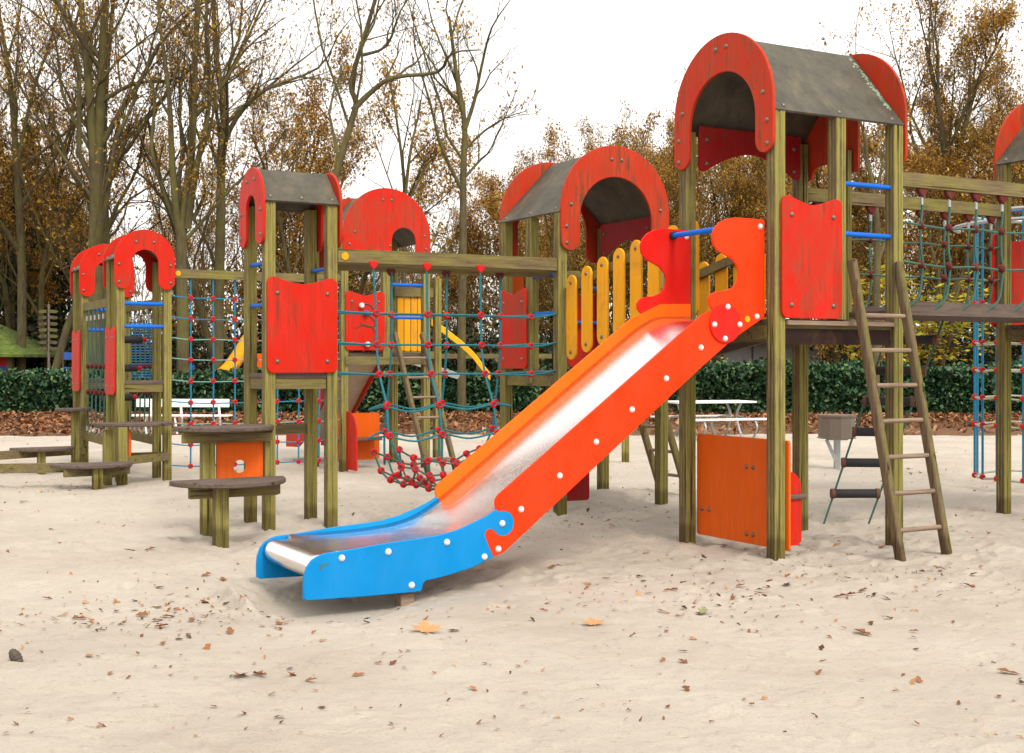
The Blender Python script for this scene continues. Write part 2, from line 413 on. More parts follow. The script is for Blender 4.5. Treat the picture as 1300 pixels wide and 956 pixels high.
def bar_tube(par, p, q, r=.018, mat='bar_blue', name='grab_bar'):
    return MB().tube([p, q], r, 12).obj(name, mat, par, smooth=True)
def deck(par, U, V, z, mat='plank_wood'):
    b = MB(); n = int(round(V / .14)); 
    for i in range(n):
        y0 = -.03 + (V + .06) * i / n
        b.box(-.03, U + .03, y0 + .003, y0 + (V + .06) / n - .003, z - .035, z, .003)
    b.obj('deck', mat, par)
    f = MB()
    for y in (-.0, V): f.bar((PW / 2 + .002, y, z - .09), (U - PW / 2 - .002, y, z - .09), .045, .10)
    for x in (0, U): f.bar((x, PW / 2 + .002, z - .09), (x, V - PW / 2 - .002, z - .09), .045, .10)
    f.obj('deck_frame', 'beam_wood', par)

def big_tower(name, label, O, dz, deckz, axis, extra=None):
    """1.13 x 1.0 m tower with four tall posts and half-round gables"""
    U, V = 1.13, 1.0
    t = thing(name, label, 'play tower', (O[0], O[1], 0), TH)
    ez = deckz + 1.45
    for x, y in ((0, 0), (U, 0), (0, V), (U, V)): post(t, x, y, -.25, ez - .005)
    deck(t, U, V, deckz)
    if axis == 'u': gable_roof(t, 'u', -.052, U + .052, V / 2, V / 2 + .02, ez, ez + .60)
    else: gable_roof(t, 'v', -.052, V + .052, U / 2, U / 2 + .02, ez, ez + .60)
    return t, U, V, ez
def valance(par, axis, pos, sgn, a0, a1, zt, zb, mat='deep_red'):
    m = (a0 + a1) / 2
    out = [(a1, zt), (a0, zt), (a0, zb + .03)] + arc(a0 + .03, zb + .03, .03, 180, 270, 3) + catmull([(a0 + .06, zb), (a0 + .25, zb + .10), (m, zb + .16), (a1 - .25, zb + .10), (a1 - .06, zb)], 5) + arc(a1 - .03, zb + .03, .03, 270, 360, 3)
    plate(par, 'valance', out, mat, axis, pos, sgn, .02, [(a0 + .07, zb + .06), (a1 - .07, zb + .06), (a0 + .07, zt - .1), (a1 - .07, zt - .1)])

def ladder(label, O, face, a0, a1, ztop, out, nr, z0=.2, dzr=.247, group=None, w=.075):
    """leaning wooden ladder. face: 'v-' rungs along u leaning out towards -v ; 'u+' rungs along v leaning out to +u. O world point of tower corner"""
    t = thing('wooden_ladder', label, 'ladder', (O[0], O[1], 0), TH, group)
    def P(a, k, z):      # k = 0 at top, 1 at ground
        off = out * (1 - z / ztop)
        if face == 'v-': return (a, -.075 - off, z)
        return (k + .075 + off, a, z)
    kx = 1.13
    for a in (a0, a1):
        p, q = P(a, kx, -.12), P(a, kx, ztop)
        d = (Vector(q) - Vector(p)).normalized()
        side = Vector((1, 0, 0)) if face == 'v-' else Vector((0, 1, 0))
        b = MB(); up = d.cross(side)
        b.prism(rrect(-.025, .025, -w / 2, w / 2, .018, 4), p, side, up, d, (Vector(q) - Vector(p)).length, .008)
        b.obj('stringer', 'ladder_wood', t, smooth=40)
    for i in range(nr):
        z = z0 + dzr * i
        MB().tube([P(a0 - .012, kx, z), P(a1 + .012, kx, z)], .017, 10).obj('rung', 'rung_wood', t, smooth=True)
    return t

# ------------------------------------------------------------------ tower with the long slide (near right)
O1 = (1.824, 8.82)
t1, U, V, ez = big_tower('play_tower', 'tallest play tower, red arches and grey roof, at the top of the long orange slide', O1, 0, 1.65, 'u')
TZ = 3.135
plate(t1, 'arch', horseshoe(.5, .56, .375, 3.16, 3.07, 2.80), 'red_arch', 'u', -.055, -1, .025,
      [(-.0, 2.86), (.0, 3.02), (.045, 3.22), (.44, 3.62), (.56, 3.62), (1.0, 2.86), (1.0, 3.02), (.955, 3.22)])
plate(t1, 'arch', offset_gable(.5, .56, 3.16, 2.80, -1, .08, .40, 3.36), 'red_arch', 'u', U + .055, 1, .025,
      [(-.0, 2.9), (1.0, 2.9), (.0, 3.1), (1.0, 3.1), (.5, 3.6), (.7, 3.0)])
valance(t1, 'v', V - PW / 2 - .004, -1, .06, U - .06, 3.14, 2.80)
# lichen streak on the roof near the rear arch
b = MB(); rs = random.Random(3)
for i in range(120):
    s = rs.random() ** .8; a = U + .03 - abs(rs.gauss(0, .022)); dd = .04 + s * .62
    rise = .60; ln = math.hypot(.52, rise); y = .5 - dd * .52 / ln; z = ez + rise - dd * rise / ln
    r = rs.uniform(.004, .014)
    nn = Vector((0, -rise / ln, .52 / ln)); p = Vector((a, y, z)) + nn * .021
    b.lathe([(r, 0), (r * .8, .003), (0, .004)], p, nn, 6)
b.obj('lichen_patch', 'lichen', t1)
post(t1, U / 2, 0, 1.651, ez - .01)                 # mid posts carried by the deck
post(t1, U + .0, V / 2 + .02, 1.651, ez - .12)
wave_panel(t1, .0 - .005, .55, 1.655, 2.50, 'v', -PW / 2 - .002, -1)
bar_tube(t1, (U / 2 + .045, -.0, 2.63), (U - .04, -.0, 2.63)); bar_tube(t1, (U / 2 + .045, 0, 2.27), (U - .04, 0, 2.27))
b = MB(); b.bar((.06, -.01, 1.53), (U - .06, -.01, 1.53), .03, .11); b.obj('edge_beam', 'brown_red', t1)
b = MB(); b.bar((.05, -.045, 1.625), (U - .05, -.045, 1.625), .05, .03); b.obj('threshold', 'rung_wood', t1)
# shelter panel and little bench under the deck
plate(t1, 'lower_panel', rrect(-.075, .95, .05, .81, .02, 3), 'orange_panel', 'u', PW / 2 + .003, 1, .02)
lp = [o for o in bpy.data.objects if o.name.startswith('lower_panel')][-1]
for a, z in ((.30, .60), (.37, .60), (.88, .25), (.80, .25), (.30, .12), (.37, .12)): bolt(lp, (PW / 2 + .003, a, z), (-1, 0, 0))
q = [(.07, .08)] + [(.17, .08), (.195, .11)] + arc(.07, .47, .125, 0, 90, 8)
plate(t1, 'bench_side', q, 'red_panel', 'v', -.045, 1, .02, [(.13, .2), (.13, .45)])
plate(t1, 'bench_side', q, 'red_panel', 'v', .90, 1, .02)
MB().box(.075, .225, -.065, .94, .40, .435, .008).obj('seat', 'plank_wood', t1)

# ------------------------------------------------------------------ the slide
slide = thing('slide', 'long orange red and blue slide with a bright steel chute and wavy hand guards', 'slide', (O1[0], O1[1], 0), TH)
VN, VF = .065, .895
bx, by = uv(O1, 0, VN)
def sz(px, py, v=VN):
    x0, y0 = O1[0] - UY * v, O1[1] + UX * v
    r = (px - CX) / F
    s = (x0 - r * y0) / (UX - r * UY); Y = y0 - UY * s
    return (-s, EYE - (py - H0) * Y / F)
seam = [(630.5, 647), (633, 649.5), (638, 648.6), (644, 649.2), (649.5, 653), (652.3, 659), (652.6, 666), (650.5, 673), (646, 678), (640, 680.5), (634, 680), (629.5, 676.5), (626.5, 673), (622.5, 671.6), (618.5, 672.8), (616, 676.5), (616.2, 681), (621, 694), (626.5, 707)]
blue = [(385.5, 760), (385.5, 742), (386.5, 731), (390, 720), (396, 711.5), (403, 707), (412, 703), (440, 699), (494, 689.5), (530, 684.5), (557, 680), (582, 672.5), (603, 663), (618, 655.5)] + seam + \
       [(615, 713), (600, 720.5), (580, 727), (560, 733), (549, 735.5), (541, 737), (537, 741), (536.5, 747), (533.5, 751), (460, 757.5), (390, 762.5)]
red = [(892, 399.5), (633, 628.5), (629.5, 634), (629, 640)] + seam + [(640, 701.5), (652, 690), (891, 466), (926, 435), (940, 424), (969, 404), (970.5, 404), (970.5, 380), (930, 380)]
wave = [(970.5, 404), (970.5, 279), (935, 276)] + [(925, 277), (914, 282), (907, 290), (904.5, 299), (905.5, 309), (911, 318), (921, 323.5), (930, 329), (936.5, 338), (938.5, 348), (936, 358), (930, 365.5), (921, 369), (910, 370), (903.5, 373), (900, 379), (900.5, 387), (906, 394), (915, 398), (945, 402)]
def cat_closed(pts, mn=9):
    return [p for i, p in enumerate(pts) if i == 0 or (abs(p[0] - pts[i - 1][0]) + abs(p[1] - pts[i - 1][1])) > .001]
def sp(out): return [sz(*p) for p in cat_closed(out)]
boltsB = [(434, 708.6), (493, 700.6), (567.4, 688.5), (637.7, 664.6), (615, 707), (522.6, 743)]
boltsR = [(661.6, 646.6), (632.7, 697), (710.7, 604), (757, 561), (802.5, 520), (846, 480.5), (890, 441.3)]
boltsW = [(960.7, 402), (965, 287.7)]
boltsD = [(922.5, 389.6), (905.5, 412), (937.6, 412), (919, 430)]
dc = sz(920, 411); dr = .133
def slide_side(v, mats, near):
    for nm, out, mt, bl, off in (('lower_guard', blue, mats[0], boltsB, 0), ('side_rail', red, mats[1], boltsR, 0), ('hand_guard', wave, mats[2], boltsW, -.003 if near else .003)):
        o = MB().prism(sp(out), (0, v + off, 0), (1, 0, 0), (0, 0, 1), (0, 1, 0), .022, .003).obj(nm, mt, slide, smooth=35)
        for p in bl:
            a, z = sz(*p)
            if near: bolt(o, (a, v + off, z), (0, -1, 0), BOLTW)
            elif nm == 'hand_guard' : bolt(o, (a, v + off, z), (0, -1, 0), BOLTW)
    s = -1 if near else 1
    y = v - .014 if near else v + .022 + .003
    o = MB().prism(arc(dc[0], dc[1], dr, 0, 348, 30), (0, y, 0), (1, 0, 0), (0, 0, 1), (0, 1, 0), .011, .003).obj('round_plate', 'wave_red', slide, smooth=35)
    for p in boltsD:
        a, z = sz(*p); bolt(o, (a, y if near else y + .011, z), (0, s, 0), BOLTW)
slide_side(VN, ('slide_blue', 'slide_red', 'slide_red'), True)
slide_side(VF, ('slide_blue', 'slide_orange', 'wave_red'), False)
a, z = sz(948.6, 405)
MB().lathe([(.0, .0), (.022, 0), (.022, .003), (0, .003)], (a, VN - .001, z), (0, -1, 0), 20).obj('round_sticker', 'yellow_plastic', slide)
bar_tube(slide, (sz(946, 286)[0], VN + .02, sz(946, 286)[1]), (sz(946, 286)[0], VF - .001, sz(946, 286)[1]), .02, name='cross_bar')
MB().tube([(sz(946, 286)[0], VF - .03, sz(946, 286)[1]), (sz(946, 286)[0], VF - .001, sz(946, 286)[1])], .03, 12).obj('bar_cap', 'roller_black', slide, smooth=True)
# small scuffed mark on the blue guard
b = MB()
for q in ([(405.5, 717), (418, 714.5), (418, 717.5), (408.5, 719.6), (408.2, 724), (406.3, 724)],): b.prism(sp(q), (0, VN - .0012, 0), (1, 0, 0), (0, 0, 1), (0, 1, 0), .002, .0002)
b.obj('paint_scrape', 'green_mark', slide)
# chute: profile (s, z) lofted between the guards
prof = [(.06, 1.655), (-.10, 1.655), (-.24, 1.652), (-.36, 1.645), (-.47, 1.60), (-.60, 1.52), (-.9, 1.305), (-1.4, .941), (-1.9, .577), (-2.12, .423), (-2.3, .325), (-2.46, .278), (-2.65, .258), (-2.9, .250), (-3.2, .247), (-3.30, .247)]
prof = catmull(prof, 6)
rc = (-3.30, .175); prof += [(rc[0] + .072 * math.cos(R(a_)), rc[1] + .072 * math.sin(R(a_))) for a_ in range(100, 345, 12)]
b = MB(); vs = []; nx = 15; y0, y1 = VN + .023, VF - .001
for i, (a, z) in enumerate(prof):
    p0 = prof[max(0, i - 1)]; p1 = prof[min(len(prof) - 1, i + 1)]; d = Vector((p1[0] - p0[0], 0, p1[1] - p0[1])).normalized(); nn = Vector((d.z, 0, -d.x))
    if nn.z < 0 and i < 60: nn = -nn
    flatn = 1 if a > -3.22 and i < len(prof) - 22 else 0
    for j in range(nx + 1):
        t = j / nx; e = min(t, 1 - t) * (y1 - y0); lift = (.012 * max(0, 1 - e / .05) ** 2 + .017 * (2 * t - 1) ** 2 * min(1, max(0, (a + 2.75) / .8)) + .008 * (2 * t - 1) ** 2) * flatn
        p = Vector((a, y0 + t * (y1 - y0), z)) + nn * lift; vs.append(p)
fs = [(i * (nx + 1) + j, i * (nx + 1) + j + 1, (i + 1) * (nx + 1) + j + 1, (i + 1) * (nx + 1) + j) for i in range(len(prof) - 1) for j in range(nx)]
b.add(vs, fs); o = b.obj('chute', 'steel', slide, smooth='all', recalc=True)
sd = o.modifiers.new('thick', 'SOLIDIFY'); sd.thickness = .004
b = MB(); a, z = sz(522, 750); b.prism(rrect(-.045, .045, -.045, .045, .008, 2), (a, VN + .09, -.3), (1, 0, 0), (0, 1, 0), (0, 0, 1), .36); b.obj('foot_post', 'rung_wood', slide)
b = MB(); b.prism(rrect(-.045, .045, -.045, .045, .008, 2), (a, VF - .09, -.3), (1, 0, 0), (0, 1, 0), (0, 0, 1), .36); b.obj('foot_post', 'rung_wood', slide)

ladder('steep wooden ladder with round rungs in front of the tall tower at the right', O1, 'v-', .635, 1.085, 2.08, .46, 7)

# ------------------------------------------------------------------ middle tower with the arch facing the camera
O3 = (.436, 11.57)
t3, U, V, ez3 = big_tower('play_tower', 'middle play tower, its wide red arch facing the yellow pickets', O3, 0, 1.27, 'v')
plate(t3, 'arch', horseshoe(U / 2, .60, .40, ez3 + .03, ez3 - .06, ez3 - .36), 'red_arch', 'v', -.055, -1, .025,
      [(.02, ez3 - .29), (.02, ez3 - .14), (.07, ez3 + .06), (.51, ez3 + .5), (.62, ez3 + .5), (U - .02, ez3 - .29), (U - .02, ez3 - .14), (U - .07, ez3 + .06)])
plate(t3, 'arch', horseshoe(U / 2, .60, .40, ez3 + .03, ez3 - .06, ez3 - .36), 'red_arch', 'v', V + .055, 1, .025,
      [(.02, ez3 - .29), (U - .02, ez3 - .29), (.51, ez3 + .5), (.62, ez3 + .5)])
valance(t3, 'u', U - PW / 2 - .004, -1, .06, V - .06, ez3 + .02, ez3 - .33)
post(t3, 0, V / 2, 1.15, ez3 - .01); post(t3, U / 2 + .05, V, 1.15, ez3 - .1)
wave_panel(t3, V / 2 - .01, V + .01, 1.29, 2.05, 'u', -PW / 2 - .002, -1)
wave_panel(t3, U * .66, U + .02, 1.30, 2.05, 'v', V + PW / 2 + .002, 1)
for z in (1.80, 2.15): bar_tube(t3, (0, .045, z), (0, V / 2 - .045, z))
for z in (1.75, 2.10): bar_tube(t3, (U / 2 + .09, V, z), (U - .045, V, z))
plate(t3, 'orange_guard', [(.06, 1.30), (.40, 1.30), (.40, 1.62), (.24, 1.78), (.24, 2.22), (.06, 2.22)], 'orange_panel', 'v', V + PW / 2 + .03, 1, .02)
plate(t3, 'lower_panel', rrect(.06, .50, .05, .55, .03, 3), 'deep_red', 'v', .3, -1, .02)
ladder('leaning wooden ladder on the far side of the middle tower, seen below the slide', O3, 'u+', .50, .95, 1.75, .62, 6, .2)

# ------------------------------------------------------------------ yellow picket ramp between the two
rp = thing('picket_ramp', 'rising wooden ramp fenced with yellow pickets, between middle tower and slide tower', 'ramp', (O3[0], O3[1], 0), TH)
LR = 2.0
def rz_(t): return 1.27 + (1.65 - 1.27) * (1 - (1 - min(1, max(0, t / LR))) ** 1.5)
y0r, y1r = -.06, -LR - .0
for k in range(14):
    t = .07 + (LR - .1) * k / 13.5
    MB().box(.07, U - .09, -t - .065, -t + .065, rz_(t) - .035, rz_(t), .003).obj('floor_board', 'plank_wood', rp)
for x in (.045, U - .065):
    for nm, dz_, hh_, mt in (('ramp_beam', -.065, .055, 'plank_wood'), ('handrail', .70, .075, 'beam_wood')):
        b = MB(); ks = [.05, .55, 1.05, 1.55, LR - .03]
        for a0, a1 in zip(ks[:-1], ks[1:]): b.bar((x, -a0 - .001, rz_(a0) + dz_), (x, -a1 + .001, rz_(a1) + dz_), .045, hh_)
        b.obj(nm, mt, rp)
for sx, x in ((-1, .020), (1, U - .04)):
    for k in range(8):
        t = .185 + .25 * k
        if t > LR - .05: continue
        zb = rz_(t) + .07 - .02; zt = zb + .76
        out = arc(-t, zt - .08, .080, 0, 180, 12) + arc(-t, zb + .08, .080, 180, 360, 12)
        o = MB().prism(out, (x, 0, 0), (0, 1, 0), (0, 0, 1), (sx, 0, 0), .022, .004).obj('picket', 'yellow_plastic', rp, smooth=35)
        for z in (zt - .07, zb + .07): bolt(o, (x + sx * .022, -t, z), (sx, 0, 0))

# ------------------------------------------------------------------ narrow towers
def slim_tower(name, label, O, dz, axis, with_panel=True):
    U2, V2 = .533, .47
    t = thing(name, label, 'play tower', (O[0], O[1], 0), TH)
    e = dz + 1.40
    for x, y in ((0, 0), (U2, 0), (0, V2), (U2, V2)): post(t, x, y, -.25, e - .005, w=.09)
    MB().box(-.03, U2 + .03, -.03, V2 + .03, dz - .04, dz, .005).obj('deck', 'plank_wood', t)
    f = MB()
    for y in (0, V2): f.bar((.05, y, dz - .085), (U2 - .05, y, dz - .085), .045, .085)
    for x in (0, U2): f.bar((x, .05, dz - .085), (x, V2 - .05, dz - .085), .045, .085)
    f.obj('deck_frame', 'beam_wood', t)
    if axis == 'u': L, c = U2, V2 / 2
    else: L, c = V2, U2 / 2
    gable_roof(t, axis, -.05, L + .05, c, c + .035, e, e + .27)
    rr = c + .075
    for pos, s in ((-.052, -1), (L + .052, 1)):
        plate(t, 'arch', horseshoe(c, rr, rr - .19, e - .02, e - .06, e - .36), 'red_arch' if False else 'red_panel', axis, pos, s, .024,
              [(c - rr + .05, e - .28), (c - rr + .05, e - .08), (c + rr - .05, e - .28), (c + rr - .05, e - .08), (c - .1, e + .18), (c + .1, e + .18)])
    return t, U2, V2, e
O2 = (-1.964, 10.3)
t2, U2, V2, e2 = slim_tower('narrow_tower', 'narrow tower with a small roof and a big red panel, left of the slide end', O2, 1.26, 'u')
wave_panel(t2, -.035, U2 + .03, 1.265, 2.04, 'v', -.048, -1)
for z in (1.82, 2.16): bar_tube(t2, (0, .045, z), (0, V2 - .045, z), .016)
for z in (2.13,): bar_tube(t2, (U2, .045, z), (U2, V2 - .045, z), .016)
MB().bar((-.02, V2 + .0, .78), (U2 + .02, V2 + .0, .78), .04, .08).obj('cross_rail', 'beam_wood', t2)

def half_disc(par, c, r, z, a0=180, a1=360, t=.04, name='tread'):
    out = arc(c[0], c[1], r, a0, a1, 26)
    return MB().prism(out, (0, 0, z - t), (1, 0, 0), (0, 1, 0), (0, 0, 1), t, .008).obj(name, 'plank_wood', par)
st = thing('step_platform', 'half-round wooden steps around an orange panel with a hole, left of the narrow tower', 'steps', (O2[0], O2[1], 0), TH)
half_disc(st, (-.36, .05), .40, .85)
half_disc(st, (-.47, -.42), .44, .47)
post(st, -.50, .0, -.2, .81, w=.10); post(st, -.58, -.62, -.2, .43, w=.10)
b = MB(); b.bar((-.72, .0 - .07, .765), (.0, -.07, .765), .04, .09); b.obj('support_beam', 'beam_wood', st)
b = MB(); b.bar((-.80, -.56, .385), (-.12, -.56, .385), .05, .09); b.obj('support_beam', 'beam_wood', st)
b = MB(); b.bar((-.12, -.56, .385), (.0, -.06, .40), .045, .085); b.obj('support_beam', 'beam_wood', st)
# orange panel with a round hole (slit polygon)
outer = [(-.43, .30), (-.05, .30), (-.05, .72), (-.43, .72)]
hole = arc(-.24, .52, .052, 270, -90, 20)
poly = [(-.2405, .30)] + [(-.43, .30), (-.43, .72), (-.05, .72), (-.05, .30), (-.2395, .30)] + [(x, z) for x, z in arc(-.24, .52, .052, -89, 269, 22)]
MB().prism(poly, (0, .01, 0), (1, 0, 0), (0, 0, 1), (0, -1, 0), .02, .0003).obj('hole_panel', 'orange_panel', st)

# far left pair
O6 = (-4.445, 14.46)
t6, _, _, e6 = slim_tower('narrow_tower', 'nearer of the two narrow red arched towers at the far left', O6, 1.14, 'v')
for z in (1.76, 2.02): bar_tube(t6, (.04, 0, z), (U2 - .04, 0, z), .022)
wave_panel(t6, -.03, .44, .98, 1.76, 'u', -.05, -1)
MB().bar((-.0, .0, .27), (U2 + .0, .0, .27), .05, .10).obj('cross_rail', 'beam_wood', t6)
O7 = uv(O6, 0, 2.0)
t7, _, _, e7 = slim_tower('narrow_tower', 'farther of the two narrow red arched towers at the far left', O7, 1.14, 'v')
for z in (1.76, 2.02): bar_tube(t7, (.04, 0, z), (U2 - .04, 0, z), .022)
wave_panel(t7, -.03, .44, .98, 1.76, 'u', -.05, -1)

st6 = thing('step_platform', 'two half-round wooden steps in front of the far left narrow tower', 'steps', (O6[0], O6[1], 0), TH)
half_disc(st6, (.12, -.14), .44, .68)
half_disc(st6, (-.42, -.55), .43, .27)
post(st6, -.09, -.62 + .1, -.2, .64, w=.10); post(st6, -.42, -.86, -.2, .23, w=.10); post(st6, -.20, -.30, -.2, .6, w=.09)
MB().bar((-.09, -.52, .27), (.533, -.05, .27), .045, .09).obj('support_beam', 'beam_wood', st6)
MB().bar((-.75, -.80, .185), (-.05, -.70, .185), .05, .085).obj('support_beam', 'beam_wood', st6)
MB().box(.0, .022, -.45, -.10, .22, .60, .003).obj('side_board', 'orange_panel', st6)
st7 = thing('step_platform', 'half-round wooden steps and low beams at the left edge beside the farther narrow tower', 'steps', (O7[0], O7[1], 0), TH)
half_disc(st7, (-.55, -.25), .38, .31)
half_disc(st7, (-.16, -.12), .22, .78)
post(st7, -.14, -.16, -.2, .74, w=.09); post(st7, -.6, -.5, -.2, .27, w=.09)
MB().bar((-2.2, -1.05, .24), (.0, -.05, .24), .06, .10).obj('balance_beam', 'beam_wood', st7)
MB().bar((-2.2, -2.0, .22), (-.45, -2.55, .22), .06, .10).obj('balance_beam', 'beam_wood', st7)

# ------------------------------------------------------------------ rear tower
O5 = (-2.10, 15.9)
t5, U, V, ez5 = big_tower('play_tower', 'rear play tower with closed red gable and small arched doorway, behind the rope basket', O5, 0, 1.47, 'v')
plate(t5, 'arch', offset_gable(U / 2, .60, ez5 + .03, ez5 - .27, 1, .06, .39, ez5 + .14), 'red_panel', 'v', -.055, -1, .025,
      [(.05, ez5 - .1), (.12, ez5 + .06), (.5, ez5 + .48), (.62, ez5 + .48), (1.08, ez5 + .05), (1.1, ez5 - .12), (.6, ez5 - .1)])
plate(t5, 'arch', horseshoe(U / 2, .60, .40, ez5 + .03, ez5 - .06, ez5 - .36), 'red_arch', 'v', V + .055, 1, .025)
post(t5, .565, 0, 1.35, ez5 - .01)
# play panel with sliding knobs in a track
pp = wave_panel(t5, .0, .53, 1.50, 2.24, 'v', -PW / 2 - .002, -1, name='game_panel')
b = MB(); 
for path in ([(.20, 2.06), (.30, 2.08), (.38, 2.0), (.30, 1.94), (.24, 1.97), (.36, 1.90), (.40, 1.82), (.30, 1.80), (.20, 1.84)], [(.14, 1.78), (.22, 1.82), (.34, 1.80), (.40, 1.72), (.38, 1.62), (.28, 1.56), (.18, 1.58)]):
    b.tube([(x, -PW / 2 - .025, z) for x, z in catmull(path, 4)], .010, 6)
b.obj('game_track', 'rust', pp)
for x, z, mt in ((.20, 2.06, 'white_paint'), (.28, 1.575, 'white_paint'), (.26, 1.965, 'bar_blue')):
    MB().lathe([(0, .0), (.02, 0), (.02, .02), (.032, .03), (.034, .045), (.025, .06), (0, .066)], (x, -PW / 2 - .024, z), (0, -1, 0), 14).obj('game_knob', mt, pp, smooth=True)
MB().bar((0, -.06, 1.37), (U, -.06, 1.37), .03, .10).obj('edge_beam', 'beam_wood', t5)
plate(t5, 'lower_panel', rrect(.0, .62, .10, .70, .03, 3), 'orange_panel', 'v', .30, 1, .02)
q = [(-.36, .02), (-.02, .02), (-.02, .74)] + [(x, z) for x, z in arc(-.10, .48, .26, 90, 180, 8)]
plate(t5, 'bench_side', q, 'red_panel', 'u', .02, 1, .02)
MB().box(.0, .55, .05, .30, .36, .39, .006).obj('seat', 'plank_wood', t5)
for z in (1.92, 2.34): bar_tube(t5, (.61, 0, z), (U - .045, 0, z), .02)
ladder('wooden ladder leaning on the rear tower behind the rope basket', (O5[0] + .14, O5[1] + .1), 'v-', .50, .88, 1.72, .98, 6, .18, .245, w=.09)
# yellow picket side at the back right of the rear tower
pf = thing('picket_fence', 'short run of yellow pickets with a wooden rail behind the rear tower', 'picket fence', (O5[0] + .55, O5[1] + 1.3, 0), TH)
for k in range(4):
    MB().prism(rrect(k * .10, k * .10 + .09, 1.5, 2.22, .02, 3), (0, 0, 0), (1, 0, 0), (0, 0, 1), (0, -1, 0), .02).obj('picket', 'yellow_plastic', pf)
MB().bar((-.05, -.03, 2.30), (.52, -.03, 2.30), .05, .12).obj('rail', 'beam_wood', pf)
post(pf, .6, .0, -.2, 2.5); post(pf, -.03, .05, -.2, 3.0)
MB().bar((-.05, 0, 1.45), (.6, 0, 1.45), .05, .1).obj('rail', 'beam_wood', pf)

# slide of the rear tower, its beige underside seen below the deck
s5 = thing('slide', 'small slide with a beige underside and red sides running down from the rear tower', 'slide', (O5[0], O5[1], 0), TH)
pr = [(.35, 1.47), (.55, 1.42), (1.0, 1.12), (1.9, .42), (2.2, .28), (2.7, .26)]
pr = [(-.0 + a - .3, z) for a, z in pr]
for i, mt in enumerate(('red_panel', 'red_panel')):
    x = .10 if i == 0 else .62
    up = [(a, z + .16) for a, z in pr]; dn = [(a, z - .10) for a, z in pr][::-1]
    MB().prism([(-.55 + a * .0 + x * 0 + aa, zz) for aa, zz in up + dn], (x, .55, 0), (0, 1, 0), (0, 0, 1), (1, 0, 0), .022).obj('side_rail', mt, s5)
b = MB(); vs = []; 
for a, z in pr: vs += [(.125, a, z), (.617, a, z), (.617, a, z - .012), (.125, a, z - .012)]
n_ = len(pr); fs = [(i * 4 + j, i * 4 + (j + 1) % 4, i * 4 + 4 + (j + 1) % 4, i * 4 + 4 + j) for i in range(n_ - 1) for j in range(4)] + [(0, 1, 2, 3), tuple((n_ - 1) * 4 + j for j in range(4))]
flat('beige_board', (.46, .37, .27)); b.add(vs, fs); b.obj('chute', 'beige_board', s5)

# ------------------------------------------------------------------ right-hand tower (cut by the frame)
O4 = uv(O1, 1.13 + 2.4, 0)
t4, U, V, ez4 = big_tower('play_tower', 'play tower at the right edge, its red arch cut by the frame', O4, 0, 1.68, 'v')
for pos, s in ((-.055, -1), (V + .055, 1)):
    plate(t4, 'arch', horseshoe(U / 2, .60, .40, ez4 + .03, ez4 - .06, ez4 - .36), 'red_arch', 'v', pos, s, .025,
          [(.02, ez4 - .29), (U - .02, ez4 - .29), (.51, ez4 + .5), (.62, ez4 + .5)])
wave_panel(t4, -.09, .52, 1.66, 2.50, 'v', V + PW / 2 + .002, 1)
valance(t4, 'u', U - PW / 2 - .004, -1, .06, V - .06, ez4 + .02, ez4 - .33)

# ------------------------------------------------------------------ rope nets
def rope(par, pts, r=.009, mat='rope_teal', name='rope', sm=4):
    pts = catmull(pts, sm) if len(pts) > 2 else pts
    return MB().tube(pts, r, 6).obj(name, mat, par, smooth=True)
def conn(par, p, nrm=(0, -1, 0), me=None):
    o = inst('rope_connector', me or CONN, par, p); o.rotation_euler = Vector(nrm).to_track_quat('Z', 'Y').to_euler(); return o
RN = random.Random(11)
# flat net wall between the far left narrow tower and the rear tower
A_ = uv(O6, .533, 0); B_ = O5
Ln = math.hypot(B_[0] - A_[0], B_[1] - A_[1]); an = math.atan2(B_[1] - A_[1], B_[0] - A_[0])
n1 = thing('climbing_net', 'flat blue rope climbing net with red connectors under a beam at the left', 'climbing net', (A_[0], A_[1], 0), an)
MB().bar((.05, 0, 2.38), (Ln - .05, 0, 2.38), .07, .10).obj('top_beam', 'beam_wood', n1)
MB().lathe([(0, 0), (.03, 0), (.03, .006), (0, .006)], (.12, -.036, 2.38), (0, -1, 0), 16).obj('round_sticker', 'yellow_plastic', n1)
xs = []
for px in (242, 270.6, 298, 325, 352, 379, 405):
    r = (px - CX) / F; c, s = math.cos(an), math.sin(an); xs.append((A_[0] - r * A_[1]) / (r * s - c))
zs = [2.10, 1.86, 1.62, 1.38, 1.13, .88, .63, .39, .14]
for x in xs: rope(n1, [(x, 0, 2.33), (x + .004, 0, 1.2), (x, 0, .12)], .010, 'rope_blue', sm=3)
for i, z in enumerate(zs):
    sag = .0 if i < 1 else .012
    pts = [(.04, 0, z + .02)] + [(x, 0, z - sag * RN.random()) for x in xs] + [(Ln - .04, 0, z + .01)]
    rope(n1, pts, .008, 'rope_light' if i in (2, 3, 4, 6) else 'rope_blue', sm=3)
    for x in xs: conn(n1, (x, 0, z))

